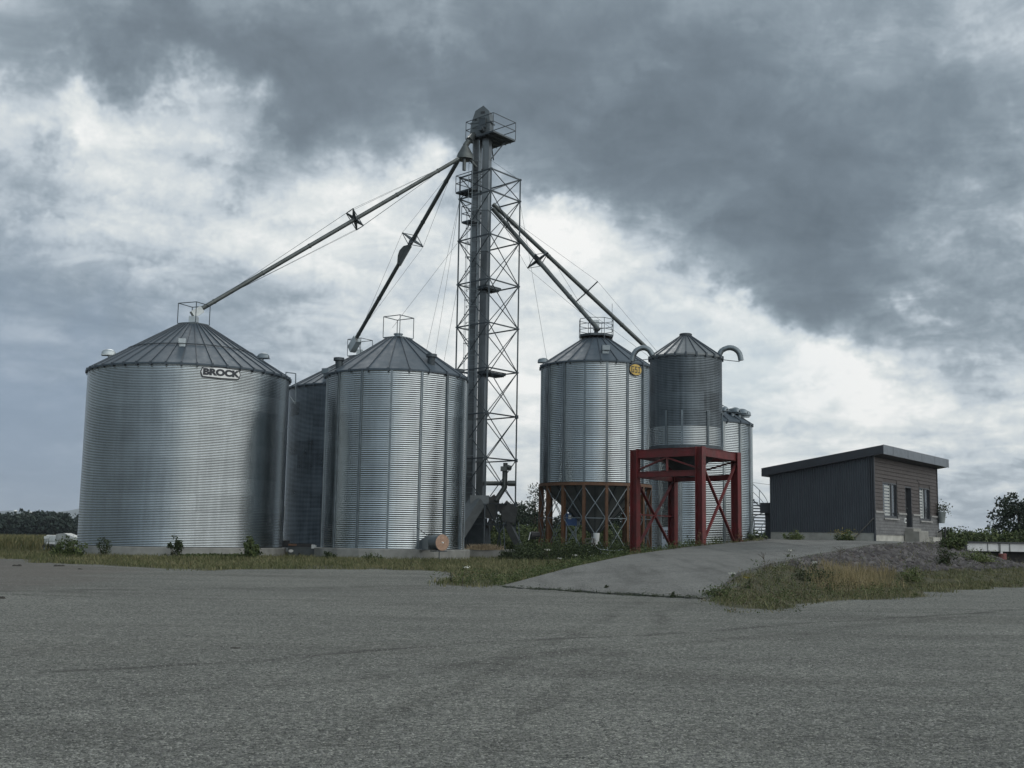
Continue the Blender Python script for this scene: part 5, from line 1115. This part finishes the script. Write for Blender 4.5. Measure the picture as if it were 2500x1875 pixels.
u_ = u_of(2206.5); z_ = z_at(2206, 1271, u_); b = MB(); b.hexa(H0, e1, nf, Z, (u_ - .12, u_ + .12), (.05, .10), (z_ - .12, z_ + .12)); ob = b.build('outlet_box', whitep, ho); b = MB(); b.hexa(H0, e1, nf, Z, (u_ - .06, u_ + .06), (.10, .12), (z_ - .06, z_ + .06)); b.build('cover', black, ob)
b = MB(); b.tube([H0 + e1 * wB[0] - e1 * .12 + nf * .06 + Vector((0, 0, 2.7)), H0 + e1 * wB[0] - e1 * .12 + nf * .06 + Vector((0, 0, zwt + .25)), H0 + e1 * (wB[0] - .5) + nf * .06 + Vector((0, 0, zwt + .35))], .012, 5); b.build('cable', dark, ho)
b = MB(); b.bar(H0 - e1 * .08 + e2 * .0 + Vector((0, 0, 2.85)), H0 - e1 * .2 + e2 * 1.1 + Vector((0, 0, 1.68)), .05); tag(b.build('leaning_bar', pmat('weathered_bar', (.10, .10, .095), .8), loc=H0), 'thin bar leaning against the near corner of the house', 'bar')
# annex behind
A_ = H0 + e2 * (Lw + .02) + e1 * .4; b = MB(); an_ = thing('annex', A_ + Vector((0, 0, z0)), 'low black lean-to behind the left end of the house', 'shed')
b.hexa(A_, e1, e2, Z, (.25, 4), (.0, .55), (1.5, 3.1)); b.build('wall', pmat('annex_wall', (.03, .035, .042), .6), an_); b = MB(); b.hexa(A_, e1, e2, Z, (0, 4.2), (0, .72), (3.1, 3.62)); b.build('roof', fascia, an_)
# planter on the far corner
pc = at(2299, 1262, 66.6); b = MB(); pl = thing('hanging_planter', pc, 'grey bucket planter with leafy plant hung on the right corner of the house', 'planter')
b.lathe((pc.x, pc.y, 0), [(.01, pc.z - .35), (.15, pc.z - .35), (.24, pc.z + .28), (.22, pc.z + .28), (.01, pc.z + .24)], 14); b.build('pot', pmat('grey_pot', (.22, .25, .25), .6), pl, smooth=True, sharp=40)
V, Fc = leafquads(np.array([pc.x + .06, pc.y, pc.z + .48]) + RNG.normal(0, 1, (240, 3)) * np.array([.22, .2, .16]), .055); mesh_np('plant', V, Fc, gm_dark, parent=pl); b = MB(); b.bar(pc + Vector((0, 0, .2)), pc + Vector((-.35, 0, .2)), .03); b.build('hook', black, pl)
# stair rail at the right corner
rp = [at(2290, 1300, 66.5), at(2308, 1287, 66)]; b = MB(); rr_ = thing('stair_railing', at(2300, 1325, 66), 'black metal stair railing beside the right corner of the house', 'railing')
b.bar(rp[0], rp[1], .05); b.bar(rp[1], at(2308.5, 1323, 66), .06, up=X); b.build('handrail', black, rr_); b = MB()
for k in range(6):
    f = k / 6; p_ = rp[0] * (1 - f) + rp[1] * f; b.bar(p_, Vector((p_.x, p_.y, 1.7)), .025, up=X)
b.build('balusters', black, rr_); b = MB(); b.hexa(at(2288, 1325, 66.5), X, Yv, Z, (0, .25), (0, 1), (-.2, .62)); b.build('newel_block', concrete_l, rr_)

# ------------------------------------------------------------------ white deck on the right
dk_ = thing('scale_deck', at(2440, 1345, 60), 'white-sided raised truck deck at the right edge with dark space below', 'deck')
a_ = at(2362, 1345, 60); b = MB(); b.hexa(a_, X, Yv, Z, (0, 12), (0, 3.2), (0, .40)); b.build('side_panel', pmat('dirty_white_steel', (.62, .63, .63), .55, 0, .15, 1.5), dk_)
b = MB(); b.hexa(a_, X, Yv, Z, (-.4, 12.2), (-.08, 3.3), (.40, .47)); b.build('deck_plate', trim, dk_); b = MB()
for x, w_ in ((1.0, .035), (1.56, .10), (2.1, .04), (3.6, .04)): b.hexa(a_, X, Yv, Z, (x, x + w_), (-.03, -.001), (.005, .395))
b.build('rib', pmat('grey_ribs', (.14, .15, .15), .6), dk_); b = MB()
b.hexa(a_, X, Yv, Z, (-.3, 12), (1.2, 3.2), (-1.05, -.01)); b.build('shade_block', black, dk_)  # black block stands in for the shade in the open space below
p_ = at(2448, 1369, 58.8); b = MB(); b.lathe((p_.x, p_.y, 0), [(.01, p_.z - .25), (.19, p_.z - .25), (.19, p_.z + .33), (.17, p_.z + .35), (.01, p_.z + .35)], 18); br_ = thing('barrel', (p_.x, p_.y, p_.z - .25), 'faded red barrel with white cap standing under the white deck', 'barrel'); b.build('drum', pmat('faded_red', (.17, .05, .05), .6, 0, .3, 4), br_, smooth=True, sharp=40)
b = MB(); b.tube([p_ + Vector((-.05, 0, .35)), p_ + Vector((-.05, 0, .44))], .06, 10); b.build('cap', whitep, br_)

# ------------------------------------------------------------------ under and round the hopper bin
def small(name, lab, cat, parts, loc):
    r_ = thing(name, loc, lab, cat)
    for (n_, m_, fn_) in parts: bb = MB(); fn_(bb); bb.build(n_, m_, r_, smooth=False)
    return r_
p_ = at(1392, 1283, 66)
small('seed_cleaner', 'blue machine with white panel standing under the orange-legged bin', 'machine', [('housing', bluep, lambda q: q.hexa(p_, X, Yv, Z, (-.3, .35), (-.3, .3), (0, .42)).hexa(p_, X, Yv, Z, (-.3, .05), (-.28, .28), (.42, .66))), ('panel', whitep, lambda q: q.hexa(p_, X, Yv, Z, (-.12, .04), (-.34, -.301), (.35, .58))),
      ('outlet', steel, lambda q: q.hexa(p_, X, Yv, Z, (.35, .62), (-.15, .15), (.05, .36))), ('leg', steel, lambda q: [q.bar(p_ + Vector((x, y, 0)), p_ + Vector((x * 1.2, y, -1.25)), .05, up=X) for x in (-.2, .3) for y in (-.2, .2)])], p_)
p_ = at(1456, 1321, 62.8); b = MB(); b.lathe((p_.x, p_.y, 0), [(.01, p_.z), (.14, p_.z), (.18, p_.z + .42), (.16, p_.z + .42), (.01, p_.z + .40)], 14); tag(b.build('bucket', whitep, loc=p_, smooth=True, sharp=40), 'white bucket under the hopper outlet', 'bucket')
b = MB(); pts = [(1434, 1341), (1437, 1350), (1443, 1358), (1450, 1354), (1438, 1346)]; b.tube([at(x, y, 59.6) for x, y in pts], .02, 6); b.tube([at(x, y, 59.6) for x, y in [(1455, 1334), (1463, 1341), (1502, 1345), (1520, 1342)]], .02, 6); b.tube([at(x, y, 59.6) for x, y in [(1463, 1341), (1467, 1350), (1490, 1354)]], .02, 6); b.tube([at(x, y, 59.7) for x, y in [(1482, 1336), (1487, 1347), (1487, 1360)]], .02, 6)
tag(b.build('pipe_frame', steel_b, loc=at(1475, 1360, 59.6)), 'bent galvanised pipe frame lying in weeds before the hopper bin', 'frame')
b = MB(); 
for k in range(2):
    o_ = at(1428 + 2 * k, 1316 + 11 * k, 62.4); b.hexa(o_, X, Yv, Z, (0, .5), (0, .3), (0, .05)); b.hexa(o_, X, Yv, Z, (.02, .06), (.02, .28), (-.2, 0)); b.hexa(o_, X, Yv, Z, (.44, .48), (.02, .28), (-.2, 0))
tag(b.build('pallet', pmat('grey_timber', (.11, .10, .09)), loc=at(1435, 1330, 62.4)), 'weathered wooden pallet stack beside the white bucket', 'pallet')
p_ = at(1304, 1312, 64.5); b = MB(); b.tube([p_ + Vector((-.2, -.1, .1)), p_ + Vector((.25, .1, .1))], .2, 14); bl_ = thing('drum', p_, 'black plastic drum with white rim lying in the weeds left of the orange legs', 'drum'); b.build('body', black, bl_, smooth=True, sharp=40); b = MB(); b.bar(p_ + Vector((-.3, -.12, -.15)), p_ + Vector((-.2, -.12, .28)), .04); b.build('rim', whitep, bl_)
p_ = at(1628, 1320, 66.5); b = MB(); b.hexa(p_, X, Yv, Z, (-.28, .3), (0, .2), (-.6, .75)); pn = thing('control_panel', p_, 'pale blue-grey gauge panel behind the red frame', 'panel'); b.build('board', pmat('pale_blue_panel', (.30, .36, .42), .6), pn)
b = MB()
for i in range(4):
    for j in range(4): b.hexa(p_, X, Yv, Z, (-.22 + .11 * i, -.15 + .11 * i), (-.02, -.001), (.1 + .13 * j, .18 + .13 * j))
b.build('gauges', dark, pn)
p_ = at(1656, 1335, 66); b = MB(); b.hexa(p_, X, Yv, Z, (-.12, .06), (0, .1), (.95, 1.25)); b.bar(p_ + Vector((-.03, .05, -.5)), p_ + Vector((-.03, .05, .95)), .05, up=X); tag(b.build('meter_post', steel, loc=p_), 'grey meter box on a thin post behind the red frame', 'meter')

# ------------------------------------------------------------------ tank trailer on the left
tr_ = thing('tank_trailer', at(140, 1335, 66), 'old grey and white tank trailer parked left of the widest bin', 'trailer')
grime = pmat('grimy_pale_steel', (.40, .42, .41), .5, .3, .25, 3); a_ = at(112, 1321, 66)
b = MB(); b.tube([a_ + Vector((0, 0, 0)), a_ + Vector((.06, 0, 0)), a_ + Vector((.70, 0, 0))], [.26, .34, .34], 18); b.build('tank', grime, tr_, smooth=True, sharp=45)
b = MB(); b.hexa(a_, X, Yv, Z, (.02, .28), (-.36, -.20), (.13, .27)); b.hexa(a_, X, Yv, Z, (.16, .66), (-.37, -.30), (-.16, -.04)); b.build('white_patch', whitep, tr_)
b = MB(); b.add([a_ + Vector((x, y, z)) for y in (-.5, .6) for x, z in ((.70, -.5), (.72, .40), (1.15, .45), (2.1, .12), (2.1, -.6))], [(0, 1, 2, 3, 4), (9, 8, 7, 6, 5), (0, 5, 6, 1), (1, 6, 7, 2), (2, 7, 8, 3), (3, 8, 9, 4)]); b.build('hopper_body', grime, tr_)
b = MB(); b.add([a_ + Vector((x, y, z)) for y in (-.54, -.505) for x, z in ((1.30, .40), (2.1, .12), (2.1, -.06), (1.55, .16))], [(0, 1, 2, 3), (7, 6, 5, 4), (0, 4, 5, 1), (2, 6, 7, 3)]); b.build('white_chute', whitep, tr_)
b = MB(); b.tube([a_ + Vector((.12, -.25, -.42)), a_ + Vector((.12, -.05, -.42))], .27, 16); wh = b.build('wheel', black, tr_); b = MB(); b.tube([a_ + Vector((.12, -.27, -.42)), a_ + Vector((.12, -.25, -.42))], .11, 12); b.build('rim', steel, wh)

# ------------------------------------------------------------------ clods on the gravel
for k, (px, py, s_, l) in enumerate([(8, 1461, .13, 'largest dark clod of earth at the left edge of the gravel'), (575, 1584, .07, 'small dark clod on the open gravel, left of centre'), (40, 1382, .18, 'flat dark lump of dirt on the brown patch'), (145, 1383, .22, 'wide pale-topped lump of dirt on the brown patch'), (198, 1390, .1, 'small lump of dirt right of the wide one')]):
    p_ = G(px, py); b = MB(); 
    for q in range(7):
        c = p_ + Vector((random.uniform(-1, 1) * s_ * .7, random.uniform(-1, 1) * s_ * .3, 0)); r_ = s_ * random.uniform(.2, .5); b.lathe(c, [(.001, r_ * .8), (r_ * .6, r_ * .6), (r_, r_ * .1), (r_ * 1.1, -r_ * .3)], 7)
    tag(b.build('clod', pmat('wet_earth', (.035, .033, .028), .9), loc=p_), l, 'clod', 'clods of earth on the gravel')
# loose stones near the viewer, and rubble on the mound
def stones(P, z, s_, mat, name, lab):
    n = len(P); base = np.array([(1, 0, 0), (.4, .9, 0), (-.7, .7, 0), (-.9, -.3, 0), (0, -1, 0), (.15, .1, .7), (-.3, .2, .62)])
    Fb = np.array([(0, 1, 5), (1, 6, 5), (1, 2, 6), (2, 3, 6), (3, 4, 6), (4, 5, 6), (4, 0, 5)]); a = RNG.uniform(0, 6.28, n); ca, sa = np.cos(a), np.sin(a)
    V = base[None] * s_[:, None, None] * RNG.uniform(.65, 1.3, (n, 7, 3)); x = V[:, :, 0] * ca[:, None] - V[:, :, 1] * sa[:, None]; y = V[:, :, 0] * sa[:, None] + V[:, :, 1] * ca[:, None]
    V = np.stack([x + P[:, 0, None], y + P[:, 1, None], V[:, :, 2] + z[:, None] - .1 * s_[:, None]], 2).reshape(-1, 3)
    return tag(mesh_np(name, V, (np.arange(n)[:, None, None] * 7 + Fb[None]).reshape(-1, 3), mat), lab, 'stones', kind='stuff')
stm = grassmat('loose_stone', (0.035, 0.037, 0.036), (0.11, 0.113, 0.108), (0.25, 0.255, 0.235), 3.); stm2 = grassmat('rubble_stone', (0.022, 0.020, 0.021), (0.05, 0.046, 0.047), (0.115, 0.108, 0.106), 1.)
Y = 7.2 + 26 * RNG.random(60000) ** 1.9; P = np.column_stack([RNG.uniform(-1, 1, 60000) * (Y * .45 + .5), Y]); P = P[~inpoly(P, GR1) & ~inpoly(P, GR2)]; P = P[ramp_field(P)[1]]
stones(P, terrain_z(P), RNG.uniform(.005, .016, len(P)) * (1 + .5 * (RNG.random(len(P)) > .97)), stm, 'gravel', 'loose crushed stone over the yard')
P = RNG.uniform((6, 33), (27, 58), (60000, 2)); z_, o_m, d_m, _ = ramp_field(P); hgt = terrain_z(P) - .46 * np.clip(P[:, 1] / 55, 0, 1); P = P[o_m & (hgt > .34) & (d_m > .15) & (P[:, 0] + .3 * P[:, 1] > 19.2)]
stones(P, terrain_z(P), .03 + .15 * RNG.random(len(P)) ** 4, stm2, 'rubble', 'crushed rock rubble on the face of the mound')

# ------------------------------------------------------------------ trees and woods
def far(px, py, Y): p = at(px, py, Y); return p.x, p.y
x, y = far(2488, 1315, 88); tree('tree', x, y, .5, 5.1, 1.7, 'full dark broadleaf tree cut by the right edge', gm_tree, 95, 80, .62, .11, .16, low=.03)
x, y = far(2325, 1310, 80); tree('tree', x, y, .6, 2.5, .75, 'thin wind-bent young tree right of the house rail', gm_tree, 16, 34, .5, .07, .05, lean=.5)
x, y = far(1262, 1320, 100); tree('tree', x, y, .5, 4.0, 1.9, 'rounded dark tree seen through the foot of the tower', gm_tree, 90, 70, .9, .13, .16, low=.0)
x, y = far(1292, 1320, 96); tree('tree', x, y, .5, 3.0, 1.5, 'lower dark tree between the tower and the spiky tree', gm_tree, 70, 70, .8, .12, .14, low=.0)
x, y = far(1306, 1320, 92); tree('tree', x, y, .5, 5.6, .75, 'spiky pale upright tree left of the orange legs', gm_tree, 46, 20, .5, .09, .08, low=.1)
x, y = far(1390, 1320, 96); tree('tree', x, y, .5, 3.4, 1.6, 'dark tree seen between the orange legs behind the blue machine', gm_tree, 60, 70, .8, .13, .14, low=.0)
x, y = far(1505, 1320, 100); tree('tree', x, y, .5, 3.6, 1.8, 'dark tree seen between the orange legs on the right', gm_tree, 60, 70, .8, .13, .14, low=.0)
def wood(name, lab, xs, Yr, n, h, mat, cs=1.6, leaf=.55, per=26, cl=26, z=.4):
    pts = []
    for _ in range(n):
        px = random.uniform(*xs); Y = random.uniform(*Yr); p = at(px, 1300, Y); hh = h * random.uniform(.75, 1.12); con = random.random() < .25; r = hh * (.16 if con else .30)
        pts.append(crown_pts((p.x, p.y, z + hh * .5), (r, r, hh * .5), cl, per, cs * (.6 if con else 1)))
    V, Fc = leafquads(np.concatenate(pts), leaf); V[:, 2] = np.maximum(V[:, 2], z); return tag(mesh_np(name, V, Fc, mat), lab, 'woodland', kind='stuff')
wood('forest', 'dark distant wood along the left horizon', (-160, 260), (290, 360), 95, 5.5, gm_far)
wood('forest', 'low distant wood between the bins and the house', (1150, 2700), (330, 420), 110, 5.0, gm_far, cl=18)
wood('shrubbery', 'line of green bushes behind the white deck', (2290, 2620), (72, 82), 46, 1.6, gm_weed, .5, .10, 40, 22, .8)
wood('shrubbery', 'line of green bushes behind the bin gap', (1250, 1330), (74, 82), 6, 1.2, gm_weed, .4, .09, 40, 22, .6)
# far hill and far farm silos
b = MB(); n = 90; hz = []
vs = []
for i in range(n + 1):
    a = math.radians(-34 + 68 * i / n); h = 54 + 9 * math.sin(i * .35) + 4 * math.sin(i * 1.3 + 1); h *= max(.0, 1 - max(0, (math.degrees(a) + 18)) / 9.) if a > math.radians(-18) else 1
    for D_, hh in ((5200, -5), (5600, max(h, .0) * 1.87 + .3), (6000, -5)): vs.append((D_ * math.sin(a), D_ * math.cos(a), hh))
b.add(vs, [(3 * i + j, 3 * i + 3 + j, 3 * i + 4 + j, 3 * i + 1 + j) for i in range(n) for j in range(2)]); tag(b.build('hills', pmat('far_hill_woods', (.05, .07, .06), .95, 0, .2, .01), smooth=True), kind='structure')
for px, top, bot, l in ((36.5, 1245, 1262, 'leftmost far farm silo with white dome above the wood'), (60.5, 1250, 1266, 'middle, palest of the three far farm silos'), (73.5, 1249, 1266, 'right far farm silo with white dome above the wood')):
    p_ = at(px, bot, 900); q_ = at(px, top, 900); r_ = 1.35; root = thing('silo', (p_.x, p_.y, p_.z - 12), l, 'silo', 'far farm silos'); b = MB(); b.lathe((p_.x, p_.y, 0), [(r_, p_.z - 12), (r_, q_.z - r_ * .8)], 16); b.build('wall', pmat('far_silo_grey', (.22, .24, .25), .8) if px != 60.5 else whitep, root, smooth=True)
    b = MB(); b.lathe((p_.x, p_.y, 0), [(r_ * 1.05, q_.z - r_ * .8), (r_ * .8, q_.z - r_ * .2), (.05, q_.z)], 16); b.build('dome', whitep, root, smooth=True)
# overhead wire behind the house
b = MB(); b.tube([at(1838, 1178, 74), at(1884, 1184, 78), at(1930, 1192, 84)], .012, 5); tag(b.build('overhead_wire', dsteel, loc=at(1860, 1180, 76)), 'thin overhead wire between the spiral stair and the house', 'wire')

# ------------------------------------------------------------------ the air
hm = bpy.data.materials.new('haze_air'); hm.use_nodes = True; hm.node_tree.nodes.clear()
pv = hm.node_tree.nodes.new('ShaderNodeVolumePrincipled'); oo = hm.node_tree.nodes.new('ShaderNodeOutputMaterial'); hm.node_tree.links.new(pv.outputs[0], oo.inputs['Volume'])
pv.inputs['Color'].default_value = (.82, .90, 1.0, 1); pv.inputs['Density'].default_value = .00013; pv.inputs['Anisotropy'].default_value = .2
b = MB(); b.hexa((0, 0, 0), X, Yv, Z, (-7600, 7600), (-7600, 7600), (-7, 135)); tag(b.build('haze', hm), kind='stuff')
